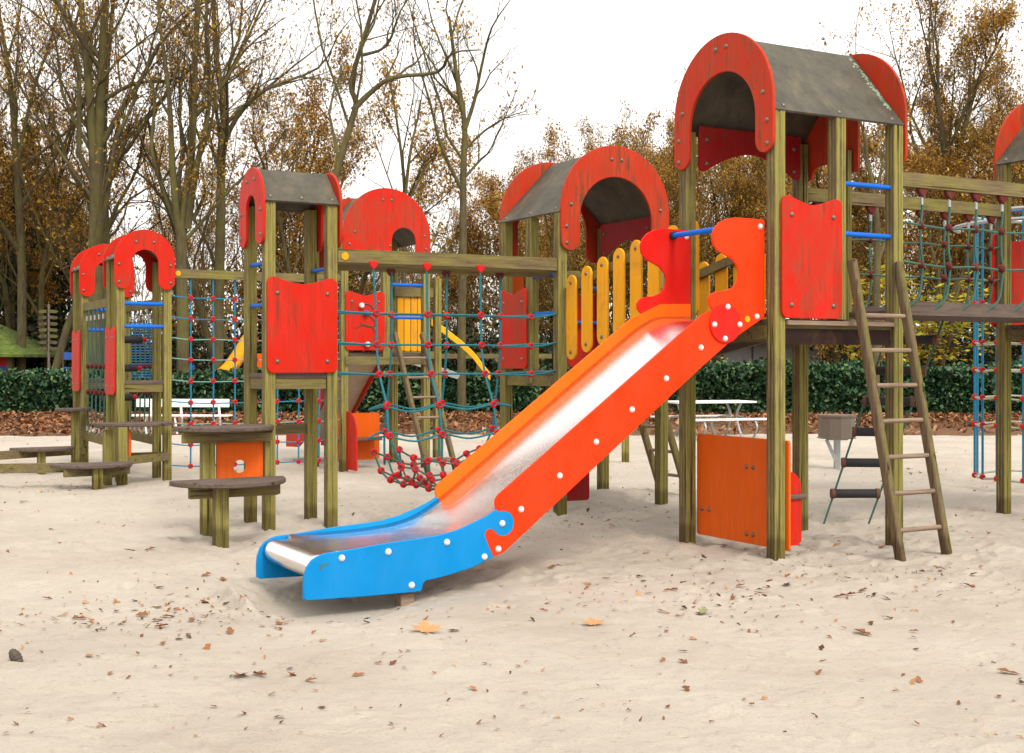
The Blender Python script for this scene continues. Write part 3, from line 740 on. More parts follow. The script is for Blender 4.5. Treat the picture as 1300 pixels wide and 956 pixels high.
# net tunnel with hanging basket between narrow tower and middle tower
A_ = uv(O2, .533, 0); B_ = O3
Ln = math.hypot(B_[0] - A_[0], B_[1] - A_[1]); an = math.atan2(B_[1] - A_[1], B_[0] - A_[0])
n2 = thing('climbing_net', 'teal rope net with a hanging basket bottom full of red connectors under the long beam', 'climbing net', (A_[0], A_[1], 0), an)
MB().bar((.05, 0, 2.235), (Ln - .05, 0, 2.235), .08, .11).obj('top_beam', 'beam_wood', n2)
MB().bar((.06, .16, 2.16), (Ln + .3, .16, 2.16), .045, .07).obj('rear_beam', 'beam_wood', n2)
MB().lathe([(0, 0), (.032, 0), (.032, .006), (0, .006)], (.11, -.041, 2.23), (0, -1, 0), 16).obj('round_sticker', 'yellow_plastic', n2)
def xof(px, off=0):
    r = (px - CX) / F; c, s = math.cos(an), math.sin(an); ax = A_[0] - s * off; ay = A_[1] + c * off
    return (ax - r * ay) / (r * s - c)
fx = [xof(474, -.05), xof(542, -.05), xof(610, -.05)]; bxx = [xof(497, .12), xof(567, .12), xof(635, .12)]
lv = [1.76, 1.50, 1.25, .99, .75]; foff = [-.06, -.07, -.14, -.30, -.36]; boff = [.12, .12, .16, .22, .28]
basket = [(-.36, .52), (-.36, .40), (-.24, .30), (-.04, .27), (.15, .32), (.28, .46)]
bx0, bx1 = xof(494, -.1), xof(618, .1)
for k, x in enumerate(fx):
    x2 = x if k else x + .02
    inst('rope_hanger', HEART, n2, (x, -.05, 2.165), None, .78)
    rope(n2, [(x, -.045, 2.14)] + [(x2, o_, z) for o_, z in zip(foff, lv)] + [(min(max(x2, bx0), bx1), o_, z) for o_, z in basket[:1]], .010, 'rope_teal')
    for o_, z in zip(foff, lv): conn(n2, (x2, o_, z), (0, -1, .1))
for k, x in enumerate(bxx):
    inst('rope_hanger', HEARTF, n2, (x, .13, 2.12), None, .78)
    rope(n2, [(x, .12, 2.12)] + [(x, o_, z) for o_, z in zip(boff, lv)] + [(min(max(x, bx0), bx1), o_, z) for o_, z in basket[:4:-1]], .010, 'rope_teal')
    for o_, z in zip(boff, lv): conn(n2, (x, o_, z), (0, -1, 0))
for i, z in enumerate(lv):
    e0, e1 = (.04, Ln - .04) if i < 3 else (fx[0], bxx[-1])
    if i < 3:
        rope(n2, [(e0, -.01, z + .015)] + [(x, foff[i], z) for x in fx] + [(Ln - .3, -.04, z - .01), (e1, -.01, z + .03)], .009, 'rope_teal')
        rope(n2, [(e0, .01, z + .0)] + [(x, boff[i], z) for x in bxx] + [(Ln - .3, .08, z + .01), (e1, .02, z + .02)], .009, 'rope_teal')
        conn(n2, (Ln - .32, -.03, z - .005))
    else:
        rope(n2, [(fx[0], foff[i], z), ((fx[0] + fx[1]) / 2, foff[i] - .02, z - .05), (fx[1], foff[i], z), ((fx[1] + fx[2]) / 2, foff[i], z - .04), (fx[2], foff[i], z), (bxx[2] + .05, .0, z - .03), (bxx[2], boff[i], z)], .009, 'rope_teal')
        rope(n2, [(fx[0], foff[i], z), (fx[0] - .02, 0, z - .04), (bxx[0], boff[i], z), ((bxx[0] + bxx[1]) / 2, boff[i], z - .05), (bxx[1], boff[i], z), ((bxx[1] + bxx[2]) / 2, boff[i], z - .04), (bxx[2], boff[i], z)], .009, 'rope_teal')
bx0, bx1 = xof(494, -.1), xof(618, .1)
bxs = [bx0 + (bx1 - bx0) * k / 8 for k in range(9)]
rows = []
for j, (o_, z) in enumerate(basket):
    row = []
    for k, x in enumerate(bxs):
        e = abs(k - 4) / 4; row.append((x - (x - bxs[4]) * .10 * (1 - abs(j - 2.5) / 2.5), o_ * (1 - .12 * e), z + .10 * e ** 2 + RN.uniform(-.02, .02)))
    rows.append(row); rope(n2, row, .009, 'rope_green', sm=3)
for k in range(9):
    rope(n2, [rows[j][k] for j in range(6)], .009, 'rope_green', sm=3)
    for j in range(6): conn(n2, rows[j][k], (RN.uniform(-.7, .7), -1, RN.uniform(-.2, .8)))

# rope bridge from the slide tower to the right-hand tower
LB = 2.4
n3 = thing('rope_bridge', 'rope sided bridge with wooden handrails between the slide tower and the right edge tower', 'rope bridge', (*uv(O1, 1.13, 0), 0), TH)
for y in (0, 1.0):
    MB().bar((.05, y, 2.70), (LB - .05, y, 2.70), .06, .105).obj('handrail', 'beam_wood', n3)
    MB().bar((.05, y + (.07 if y == 0 else -.07), 1.755), (LB - .05, y + (.07 if y == 0 else -.07), 1.755), .045, .105).obj('floor_beam', 'plank_wood', n3)
    ysg = .0
    for z in (2.37, 2.08):
        pts = [(.03, y, z + .02)] + [(.285 + .293 * k - (.1 if y else 0), y + .012 * ((k % 2) * 2 - 1), z - .01 * (k % 2)) for k in range(8)] + [(LB - .02, y, z + .02)]
        rope(n3, pts, .009, 'rope_green', sm=3)
    for k in range(8):
        x = .285 + .293 * k - (.1 if y else 0)
        if x > LB - .05: continue
        rope(n3, [(x, y, 2.62), (x + .006, y, 2.5), (x - .01, y, 2.37), (x - .008, y, 2.2), (x + .01, y, 2.08), (x + .0, y + .01, 1.92), (x - .03, y + .02, 1.82), (x - .12, y + (.06 if y == 0 else -.05), 1.74)], .010, 'rope_green', sm=4)
        inst('rope_hanger', HEARTF, n3, (x, y, 2.625)); inst('ferrule', FERR, n3, (x, y, 2.555))
        for z in (2.37, 2.08): conn(n3, (x - .005, y, z), (.5, -1, 0), CONNF)
for k in range(16):
    x = .08 + (LB - .16) * k / 15
    MB().box(x - .065, x + .065, .10, .90, 1.70, 1.735, .004).obj('floor_plank', 'plank_wood', n3)

# hanging ladder of rubber rollers under the bridge
rl = thing('roller_ladder', 'slanting rope ladder with black rubber rungs behind the wooden ladder', 'rope ladder', (0, 0, 0))
pl0, pl1 = Vector((2.60, 10.70, 0.0)), Vector((3.24, 10.9, 1.70)); pr0, pr1 = Vector((2.99, 10.75, 0.0)), Vector((3.60, 10.65, 1.70))
rope(rl, [pl0 - Vector((0, 0, .05)), pl1], .009, 'rope_green'); rope(rl, [pr0 - Vector((0, 0, .05)), pr1], .009, 'rope_green')
for k in range(6):
    f = .145 + .152 * k; a, c = pl0.lerp(pl1, f), pr0.lerp(pr1, f)
    o = MB().tube([a.lerp(c, .04), c.lerp(a, .04)], .038, 14).obj('rung', 'roller_black', rl, smooth=True)
    for e0, e1 in ((a, c), (c, a)):
        MB().tube([e0.lerp(e1, -.03), e0.lerp(e1, .05)], .043, 12).obj('end_cap', 'rust', o, smooth=True)

# rope bridge between the two far left narrow towers
n4 = thing('rope_bridge', 'narrow rope bridge with black rollers between the two narrow towers at the far left', 'rope bridge', (*uv(O6, 0, .47), 0), TH)
L4 = 1.53
for x in (.0, .533):
    MB().bar((x, .05, 2.05), (x, L4 - .05, 2.05), .05, .10).obj('handrail', 'beam_wood', n4)
    MB().bar((x, .05, .42), (x, L4 - .05, .42), .05, .10).obj('floor_beam', 'beam_wood', n4)
    for k in range(6):
        y = .16 + .24 * k
        rope(n4, [(x, y, 2.0), (x + .02, y, 1.2), (x, y, .46)], .010, 'rope_green', sm=2)
        inst('ferrule', FERR, n4, (x, y, 1.90)); inst('ferrule', FERR, n4, (x, y, .52))
        for z in (1.30, .98): conn(n4, (x + .01, y, z), (1, 0, 0), CONNF)
for k, z in enumerate((1.62, 1.28, .92)):
    o = MB().tube([(.06, .25 + .25 * k, z), (.42, .25 + .25 * k, z)], .045, 12).obj('roller', 'roller_black', n4, smooth=True)
    MB().tube([(.42, .25 + .25 * k, z), (.47, .25 + .25 * k, z)], .03, 10).obj('end_cap', 'rope_red', o, smooth=True)

# round net hanging from a steel ring, far right
n5 = thing('climbing_net', 'blue rope net hanging in a ring from a steel hoop behind the right edge tower', 'climbing net', (5.66, 13.6, 0))
rr_ = .70
MB().tube([(rr_ * math.cos(R(a)), rr_ * math.sin(R(a)), 2.93) for a in range(0, 361, 12)], .022, 8).obj('steel_hoop', 'galvanised', n5, smooth=True)
MB().tube([(.9 * math.cos(R(a)), .9 * math.sin(R(a)), 2.80) for a in range(140, 261, 12)], .020, 8).obj('steel_hoop', 'galvanised', n5, smooth=True)
MB().tube([(0, 0, -.2), (0, 0, 3.05)], .05, 12).obj('centre_pole', 'galvanised', n5, smooth=True)
MB().tube([(-rr_, 0, 2.93), (0, 0, 3.0), (rr_, 0, 2.93)], .02, 8).obj('hoop_arm', 'bar_blue', n5, smooth=True)
angs = [172, 190, 208, 232, 262, 290, 320, 350, 20, 60, 100, 140]
for a in angs:
    x, y = rr_ * math.cos(R(a)), rr_ * math.sin(R(a)); rope(n5, [(x, y, 2.9), (x * 1.0 + .0, y, .12)], .013, 'rope_blue')
for z in (1.98, 1.56, 1.27, .98, .69, .14):
    rope(n5, [(rr_ * math.cos(R(a)), rr_ * math.sin(R(a)), z - .02 * (i % 2)) for i, a in enumerate(angs + angs[:1])], .012, 'rope_pale', sm=2)
    for a in angs[:7]: conn(n5, (rr_ * math.cos(R(a)), rr_ * math.sin(R(a)), z), (0, -1, 0))

# ------------------------------------------------------------------ ground
def vnoise(seed):
    rs = np.random.RandomState(seed); T = rs.rand(256, 256)
    def f(x, y):
        xi = np.floor(x).astype(int); yi = np.floor(y).astype(int); fx_ = x - xi; fy_ = y - yi
        fx_ = fx_ * fx_ * (3 - 2 * fx_); fy_ = fy_ * fy_ * (3 - 2 * fy_)
        a = T[xi % 256, yi % 256]; b = T[(xi + 1) % 256, yi % 256]; c = T[xi % 256, (yi + 1) % 256]; d = T[(xi + 1) % 256, (yi + 1) % 256]
        return (a * (1 - fx_) + b * fx_) * (1 - fy_) + (c * (1 - fx_) + d * fx_) * fy_ - .5
    return f
NS = [vnoise(i) for i in range(8)]
rs = np.random.RandomState(5)
ex = uv(O1, -3.42, .30); fp = uv(O1, -2.84, .15)
posts_w = [uv(O1, a, b) for a in (0, 1.13) for b in (0, 1.0)] + [uv(O3, a, b) for a in (0, 1.13) for b in (0, 1.0)] + [uv(O2, a, b) for a in (0, .53) for b in (0, .47)] + [uv(O2, -.5, 0), uv(O2, -.58, -.62)]
NPR = 2600
prints = np.column_stack([rs.uniform(-6, 8, NPR), 4.2 + 14 * rs.rand(NPR) ** 1.3, rs.uniform(0, 6.28, NPR), rs.uniform(.035, .085, NPR), rs.uniform(.003, .013, NPR)])
def sand_h(x, y):
    h = .045 * NS[0](x * .55 + 9, y * .55 + 3) + .020 * NS[1](x * 1.9, y * 1.9) + .015 * NS[2](x * 4.8, y * 4.8) + (.010 + .012 * NS[6](x * .8, y * .8 + 5)) * NS[3](x * 12, y * 12) + .006 * NS[4](x * 26, y * 30)
    near = np.exp(-((x - 1.6) / 2.6) ** 2 - ((y - 9.6) / 2.6) ** 2) + .7 * np.exp(-((x + 1.8) / 1.6) ** 2 - ((y - 10.2) / 2.) ** 2) + .5 * np.exp(-((x - 1.) / 2.) ** 2 - ((y - 12.6) / 1.6) ** 2)
    h += (.05 * np.clip(NS[7](x * .7 + 3, y * .7 + 8) + .1, 0, 1) + .045 * near) * (NS[5](x * 6.5, y * 7.5) + .35 * NS[3](x * 17, y * 19))
    r = NS[5](x * 3.1 + 40, y * 3.1); h += .008 * (np.abs(r) * 2 - .5)
    h += .10 * np.exp(-((x - ex[0] + .05) / .35) ** 2 - ((y - ex[1]) / .45) ** 2) * (NS[3](x * 14, y * 14) + .6 * NS[4](x * 33, y * 33))
    h *= .6 + .4 * np.clip((y - 6.8) / 2, 0, 1)
    def blob(cx, cy, sx, sy, a, rot=0):
        c, s = math.cos(rot), math.sin(rot); dx, dy = x - cx, y - cy
        return a * np.exp(-(((dx * c + dy * s) / sx) ** 2 + ((-dx * s + dy * c) / sy) ** 2))
    h += blob(ex[0] + .10, ex[1] + .08, .34, .55, -.13, TH) + blob(ex[0] - .30, ex[1] - .05, .05, .26, .12, TH) + blob(ex[0] + .10, ex[1] - .16, .10, .26, -.07, TH) + blob(ex[0] - .16, ex[1] - .28, .06, .10, .045, TH + .5) + blob(ex[0] - .02, ex[1] - .42, .06, .08, .03, TH)
    h += blob(fp[0], fp[1], .8, .45, -.085, TH)
    for px_, py_ in posts_w: h += blob(px_, py_, .10, .09, .02) + blob(px_, py_ - .05, .3, .25, -.018)
    h += blob(.9, 12.9, .5, .6, .05)
    return h
rows_y = np.concatenate([np.linspace(3.0, 4.3, 14)[:-1], 4.3 * (26.0 / 4.3) ** (np.linspace(0, 1, 560))])
nxs = 660
tt = np.linspace(-1, 1, nxs)
def edge(x): return 25.2 + .5 * np.sin(x * .35) + .25 * np.sin(x * 1.3 + 1)
VX = []; 
for yy in rows_y:
    hw = yy * .47 + .8; VX.append(np.column_stack([tt * hw, np.full(nxs, yy)]))
P = np.concatenate(VX)
fy = P[:, 1] / 26.0; P[:, 1] = np.where(P[:, 1] > 20, 20 + (P[:, 1] - 20) / 6.0 * (edge(P[:, 0]) - 20), P[:, 1])
Z = sand_h(P[:, 0], P[:, 1]) + .0
for cx_, cy_, an_, r_, dpt in prints:
    m_ = (np.abs(P[:, 0] - cx_) < .4) & (np.abs(P[:, 1] - cy_) < .4)
    if not m_.any(): continue
    dx = P[m_, 0] - cx_; dy = P[m_, 1] - cy_; c, s = math.cos(an_), math.sin(an_)
    q = np.sqrt(((dx * c + dy * s) / (r_ * 1.5)) ** 2 + ((-dx * s + dy * c) / (r_ * .7)) ** 2)
    Z[m_] += dpt * (.35 + .65 * min(1, max(0, (cy_ - 6.2) / 2))) * (-1.1 * np.exp(-q ** 4) + .8 * np.exp(-((q - 1.35) / .3) ** 2))
Z -= np.clip((P[:, 1] - 23.2) / 1.6, 0, 1) ** 2 * .10
nr = len(rows_y)
idx = np.arange(nr * nxs).reshape(nr, nxs)
quads = np.column_stack([idx[:-1, :-1].ravel(), idx[:-1, 1:].ravel(), idx[1:, 1:].ravel(), idx[1:, :-1].ravel()])
def np_mesh(name, verts, quads, mat, smooth=False, midx=None):
    me = bpy.data.meshes.new(name); me.vertices.add(len(verts)); me.vertices.foreach_set('co', np.asarray(verts, np.float32).ravel())
    k = quads.shape[1]; me.loops.add(len(quads) * k); me.loops.foreach_set('vertex_index', quads.astype(np.int32).ravel())
    me.polygons.add(len(quads)); me.polygons.foreach_set('loop_start', np.arange(len(quads), dtype=np.int32) * k)
    try: me.polygons.foreach_set('loop_total', np.full(len(quads), k, np.int32))
    except Exception: pass
    for q in (mat if isinstance(mat, (list, tuple)) else [mat]): me.materials.append(M[q])
    if midx is not None: me.polygons.foreach_set('material_index', np.asarray(midx, np.int32))
    if smooth: me.polygons.foreach_set('use_smooth', np.ones(len(quads), bool))
    me.update(calc_edges=True); me.validate(); return me
o = inst('sand', np_mesh('sand', np.column_stack([P, Z]), quads, 'sand', True)); tag(o, 'pale trampled sand of the playground', 'sand', kind='structure')
# sand around and behind the camera, outside the detailed sheet, set a little lower
b = MB(); b.add([(-60, -30, -.11), (60, -30, -.11), (60, 3.2, -.11), (-60, 3.2, -.11)], [(0, 1, 2, 3)])
b.add([(-60, 3.2, -.11), (60, 3.2, -.11), (60, 24.3, -.11), (-60, 24.3, -.11)], [(0, 1, 2, 3)])
o = b.obj('outer_sand', 'sand', recalc=False); tag(o, 'pale sand beyond the trampled play area', 'sand', kind='structure')
b = MB(); b.add([(-900, 24.3, -.06), (900, 24.3, -.06), (900, 900, -.06), (-900, 900, -.06)], [(0, 1, 2, 3)])
b.add([(-900, -300, -.16), (900, -300, -.16), (900, 24.3, -.16), (-900, 24.3, -.16)], [(0, 1, 2, 3)])
o = b.obj('forest_floor', 'forest_floor', recalc=False); tag(o, 'leaf covered ground of the park behind the sand', 'ground', kind='structure')
def gz(x, y): return float(sand_h(np.array([x]), np.array([y]))[0])

# ------------------------------------------------------------------ leaves on the ground
def leaf_quads(rs, C, size, flatness=.4, aspect=1.0, curl=.25):
    """bent leaf shapes (2 quads sharing a midrib) at centres C"""
    n = len(C); az = rs.uniform(0, 2 * PI, n); tilt = rs.normal(0, flatness, n); roll = rs.normal(0, flatness, n)
    L = size * rs.uniform(.6, 1.35, n); W = L * rs.uniform(.35, .6, n) * aspect
    ax = np.column_stack([np.cos(az) * np.cos(tilt), np.sin(az) * np.cos(tilt), np.sin(tilt)])
    bx_ = np.column_stack([-np.sin(az) * np.cos(roll), np.cos(az) * np.cos(roll), np.sin(roll)])
    up = np.cross(ax, bx_); Lc = L[:, None]; Wc = W[:, None]; cu = (curl * rs.uniform(-1, 1, n))[:, None] * Wc
    v = np.stack([C - ax * Lc / 2, C + bx_ * Wc / 2 + up * cu, C + ax * Lc / 2, C - bx_ * Wc / 2 + up * cu], 1).reshape(-1, 3)
    k = np.arange(n)[:, None] * 4
    return v, (k + np.array([[0, 1, 2, 3]]))
def leaf_tris(rs, C, size, flatness=.4, curl=.5):
    n = len(C); az = rs.uniform(0, 2 * PI, n); tilt = rs.normal(0, flatness, n); roll = rs.normal(0, flatness, n)
    L = size * rs.uniform(.6, 1.35, n); W = L * rs.uniform(.4, .8, n)
    ax = np.column_stack([np.cos(az) * np.cos(tilt), np.sin(az) * np.cos(tilt), np.sin(tilt)])
    bx_ = np.column_stack([-np.sin(az) * np.cos(roll), np.cos(az) * np.cos(roll), np.sin(roll)])
    up = np.cross(ax, bx_); up[up[:, 2] < 0] *= -1; Lc = L[:, None]; Wc = W[:, None]; cu = (curl * rs.uniform(0, 1, n))[:, None] * Wc
    # lobed outline: 8 rim points round a centre, folded
    rim = [(-.5, 0, 0), (-.22, .3, .6), (-.05, .22, .4), (.12, .5, 1), (.5, 0, .15), (.12, -.5, 1), (-.05, -.22, .4), (-.22, -.3, .6)]
    v = [C] + [C + ax * (a * Lc) + bx_ * (b * Wc) + up * (c * cu) for a, b, c in rim]
    v = np.stack(v, 1).reshape(-1, 3); k = np.arange(n)[:, None, None] * 9
    f = np.array([[0, i + 1, (i + 1) % 8 + 1] for i in range(8)])[None]
    return v, (k + f).reshape(-1, 3)
rs = np.random.RandomState(21)
# scattered small leaves on the sand: uneven clumps
C = []
cl = [gp(*p) for p in ((230, 775), (200, 790), (150, 770), (330, 790), (850, 745), (880, 770), (760, 660), (1050, 735), (1200, 740), (1150, 600), (980, 700), (60, 620), (640, 680))]
for k in range(2300):
    if rs.rand() < .35: c = cl[rs.randint(len(cl))]; x, y = c[0] + rs.normal(0, .4), c[1] + rs.normal(0, .4)
    else: y = 4.6 + 19.5 * rs.rand() ** 1.25; x = rs.uniform(-1, 1) * (y * .44 + .5)
    C.append((x, y))
C = np.array(C); Zc = sand_h(C[:, 0], C[:, 1]) + .008
v, f = leaf_tris(rs, np.column_stack([C, Zc]), .034 * np.where(rs.rand(len(C)) < .2, 1.5, .7), .28, .2)
o = inst('leaf_scatter', np_mesh('leaf_scatter', v, f, 'leaf_fallen')); tag(o, 'small crumbs of dry brown leaves strewn over the sand', 'fallen leaves', kind='stuff')
# litter bank along the hedge foot
n_ = 30000; x = rs.uniform(-17, 18, n_); y = 24.0 + rs.rand(n_) ** .8 * 8.2; y += np.sin(x * .35) * .4
keep = (rs.rand(n_) < np.clip((y - 23.8) / 1.2, .05, 1) * np.where(x < -8, 1.0, np.where(y > 27.5, .85, .28 + .3 * (x < 2))) * (.35 + 1.3 * (NS[6](x * .9 + 20, y * .9) + .5))); x, y = x[keep], y[keep]
z = -.05 + np.clip((y - 24) / 5, 0, 1) * .12 + rs.rand(len(x)) * .07
v, f = leaf_quads(rs, np.column_stack([x, y, z]), .15, .5)
o = inst('leaf_litter', np_mesh('leaf_litter', v, f, 'leaf_fallen')); tag(o, 'thick bank of fallen brown leaves along the foot of the hedge', 'fallen leaves', kind='stuff')
# larger single leaves
big = [(165, 700, .15), (190, 697, .10), (148, 775, .07), (180, 780, .12), (200, 785, .10), (215, 782, .08), (243, 787, .10), (205, 795, .12), (292, 803, .11), (305, 861, .17), (330, 859, .12), (262, 727, .10), (283, 733, .12), (100, 783, .10), (60, 760, .07), (372, 860, .06), (395, 865, .08),
       (840, 778, .06), (855, 748, .09), (868, 740, .08), (905, 740, .08), (940, 746, .10), (1000, 744, .09), (1080, 757, .10), (1053, 808, .05), (1095, 804, .13), (1067, 759, .10), (1170, 728, .10), (1190, 722, .10), (1128, 784, .09), (1000, 730, .09), (893, 705, .10), (1280, 852, .14), (1160, 802, .06), (690, 778, .07), (960, 803, .06), (780, 778, .05), (620, 697, .08), (1210, 790, .06), (1040, 853, .07), (1120, 695, .1), (930, 760, .07), (745, 750, .08), (700, 722, .08), (820, 702, .09), (1230, 745, .12), (1255, 680, .1), (75, 690, .09), (30, 640, .12), (480, 845, .05)]
leafv = []
for k in range(4):
    rk = np.random.RandomState(50 + k); v, f = leaf_tris(rk, np.array([[0, 0, .012]]), 1.0, .10, .16 + .1 * k); leafv.append(np_mesh('dry_leaf', v, f, 'leaf_fallen', False))
for i, (px, py, s) in enumerate(big):
    x, y = gp(px, py); o = inst('dry_leaf', leafv[i % 4], None, (x, y, gz(x, y) + .008), (random.uniform(-.3, .3), random.uniform(-.3, .3), random.uniform(0, 6.28)), s * .85)
    tag(o, 'curled dry brown leaf lying on the sand', 'leaf', 'single dry leaves on the sand')
mo = [(0, -.5), (.03, -.22), (.22, -.30), (.20, -.18), (.48, -.12), (.36, .0), (.50, .16), (.30, .14), (.26, .22), (.12, .14), (.16, .36), (.08, .34), (0, .52), (-.08, .34), (-.16, .36), (-.12, .14), (-.26, .22), (-.30, .14), (-.50, .16), (-.36, .0), (-.48, -.12), (-.20, -.18), (-.22, -.30), (-.03, -.22)]
mv = [(0, 0, .0)] + [(x, y, .02 + .22 * (x * x) + .12 * math.sin(5 * x + 3 * y) * abs(y)) for x, y in mo]
lf = MB().add(mv, [(0, i + 1, (i + 1) % len(mo) + 1) for i in range(len(mo))]).mesh('maple_leaf', 'leaf_fallen', recalc=False); lf.materials.clear(); flat('leaf_gold', (.48, .25, .09)); flat('leaf_green', (.24, .25, .12)); lf.materials.append(M['leaf_gold'])
x, y = gp(541, 805); tag(inst('maple_leaf', lf, None, (x, y, gz(x, y) + .015), (.2, .1, .3), .17), 'large golden tan leaf on the sand in front of the blue slide end', 'leaf')
x, y = gp(753, 795); tag(inst('maple_leaf', lf, None, (x, y, gz(x, y) + .012), (.1, .0, .2), .13), 'flat orange tan leaf on the bare sand below the slide, right of its blue end', 'leaf')
lg = leafv[1].copy(); lg.materials.clear(); lg.materials.append(M['leaf_green'])
x, y = gp(893, 778); tag(inst('green_leaf', lg, None, (x, y, gz(x, y) + .012), (.1, .1, .1), .12), 'single greenish leaf on the sand in the right foreground', 'leaf')
x, y = gp(20, 842)
tag(MB().lathe([(0, -.045), (.012, -.043), (.02, -.03), (.019, -.024), (.025, -.015), (.023, -.008), (.027, 0), (.024, .008), (.025, .015), (.019, .024), (.019, .03), (.009, .04), (0, .042)], (0, 0, 0), (-.6, .25, .7), 10).obj('pine_cone', 'cone_brown', None, loc=(x, y, gz(x, y) + .02)), 'small brown cone on the sand in the lower left corner', 'pine cone')

# ------------------------------------------------------------------ hedges
def hedge(name, label, x0, x1, y, dpt, h, n, seed):
    r = np.random.RandomState(seed); t = thing(name, label, 'hedge', ((x0 + x1) / 2, y, 0))
    w = x1 - x0
    b = MB(); b.box(-w / 2 + .15, w / 2 - .15, -dpt / 2 + .13, dpt / 2 - .13, 0, h - .16, .1); b.obj('stems', 'soil', t)
    u = r.rand(n); x = r.uniform(-w / 2, w / 2, n); f1 = vnoise(seed); 
    top = u < .30; z = np.where(top, h, h * r.rand(n) ** .85); yy = np.where(top, r.uniform(-dpt / 2, dpt / 2, n), -dpt / 2)
    bump_ = .26 * f1(x * .8 + 9, yy * .4) * top + .17 * f1(x * 2.1 + 50, z * 3 + yy * 3) + .12 * f1(x * 5.1, z * 6 + yy * 6) + .07 * r.randn(n)
    z = z + np.where(top, bump_ * .75, 0); yy = yy + np.where(top, 0, bump_)
    ends = r.rand(n) < .04; x = np.where(ends, np.sign(x) * w / 2 + bump_, x); yy = np.where(ends, r.uniform(-dpt / 2, dpt / 2, n), yy)
    v, f = leaf_quads(r, np.column_stack([x, yy, np.clip(z, .03, None)]), .115, .8, 1.7)
    inst('foliage', np_mesh('foliage', v, f, 'leaf_ivy'), t); return t
hedge('ivy_hedge', 'long clipped ivy hedge behind the sand on the left, ending near the middle tower', -15.5, .55, 32.2, 1.1, 1.02, 36000, 3)
hedge('ivy_hedge', 'taller clipped ivy hedge behind the sand on the right, behind the picnic table', 4.0, 16.5, 31.5, 1.1, 1.2, 32000, 4)

# ------------------------------------------------------------------ trees
def rvec(rn, d, spread):
    a = rn.uniform(0, 2 * PI); s = math.sin(spread); p = d.orthogonal().normalized(); q = d.cross(p)
    return (d * math.cos(spread) + (p * math.cos(a) + q * math.sin(a)) * s).normalized()
class Tree:
    def __init__(s, seed, leaf_p=.5, leaf_n=4, leaf_size=.11, droop=0.0, maxlev=4, upward=.25, wiggle=.16, spread=(30, 62), density=1.0):
        s.rn = random.Random(seed); s.wood = MB(); s.twig = MB(); s.tips = []; s.__dict__.update(leaf_p=leaf_p, leaf_n=leaf_n, leaf_size=leaf_size, maxlev=maxlev, upward=upward, wiggle=wiggle, spread=spread, density=density, droop=droop); s.seed = seed
    def branch(s, p, d, L, r, lev, pts=None):
        rn = s.rn
        if pts is None:
            n = (7, 6, 5, 4, 3)[min(lev, 4)]; pts = [p]; q = Vector(p)
            for i in range(n):
                d = (d + Vector((rn.gauss(0, s.wiggle), rn.gauss(0, s.wiggle), rn.gauss(0, s.wiggle) + s.upward * (.5 if lev else .1) * .5 - (s.droop if lev > 1 else 0)))).normalized()
                q = q + d * L / n; pts.append(q.copy())
        else:
            n = len(pts) - 1; L = sum((Vector(pts[i + 1]) - Vector(pts[i])).length for i in range(n))
        last = lev >= s.maxlev
        taper = [max(r * (1 - .82 * i / n) if lev else r * (1 - .72 * (i / n) ** 1.1), .004) for i in range(n + 1)]
        (s.wood if lev < 2 else s.twig).tube(pts, taper, (9, 6, 4, 3, 3)[min(lev, 4)], cap=False)
        if last:
            for i in range(1, n + 1): s.tips.append(pts[i])
            return
        nc = max(2, int((9, 7, 6, 4)[min(lev, 3)] * s.density * rn.uniform(.8, 1.2)))
        for k in range(nc):
            t = (.28 if lev == 0 else .2) + (.8 if lev else .72) * (k + rn.random()) / nc
            t = min(t, .999); i = int(t * n); f = t * n - i
            q = Vector(pts[i]).lerp(Vector(pts[i + 1]), f); dd = (Vector(pts[i + 1]) - Vector(pts[i])).normalized()
            sp = R(rn.uniform(*s.spread)) * (1 - .3 * t); nd = rvec(rn, dd, sp); nd = (nd + Vector((0, 0, s.upward))).normalized()
            ll = L * (1 - .45 * t) * rn.uniform(.36, .62); rr = max(taper[i] * rn.uniform(.42, .62), .005)
            s.branch(q, nd, ll, rr, lev + 1)
        if lev > 0: s.tips.append(pts[-1])
    def finish(s, name, label, cat, loc, leaf='leaf_brown', group=None, bk='bark'):
        t = thing(name, label, cat, loc, 0, group)
        s.wood.obj('trunk', bk, t, smooth='all', recalc=False)
        r = np.random.RandomState(s.seed)
        T = np.array([tuple(q) for q in s.tips]); sel = T[r.rand(len(T)) < s.leaf_p]
        C = np.repeat(sel, s.leaf_n, 0); C = C + r.normal(0, s.leaf_size * 1.5, C.shape)
        tv = np.array(s.twig.v); tf = np.array(s.twig.f)
        if len(C):
            lv_, lf_ = leaf_quads(r, C, s.leaf_size, .9, 1.3)
            v = np.concatenate([tv, lv_]); f = np.concatenate([tf, lf_ + len(tv)]); mi = np.concatenate([np.zeros(len(tf)), np.ones(len(lf_))])
        else: v, f, mi = tv, tf, np.zeros(len(tf))
        inst('crown', np_mesh('crown', v, f, ['bark_twig', leaf], False, mi), t)
        return t
def P3(px, py, Y, o): return Vector((px_at(px, Y) - o[0], Y - o[1], pz(py, Y)))
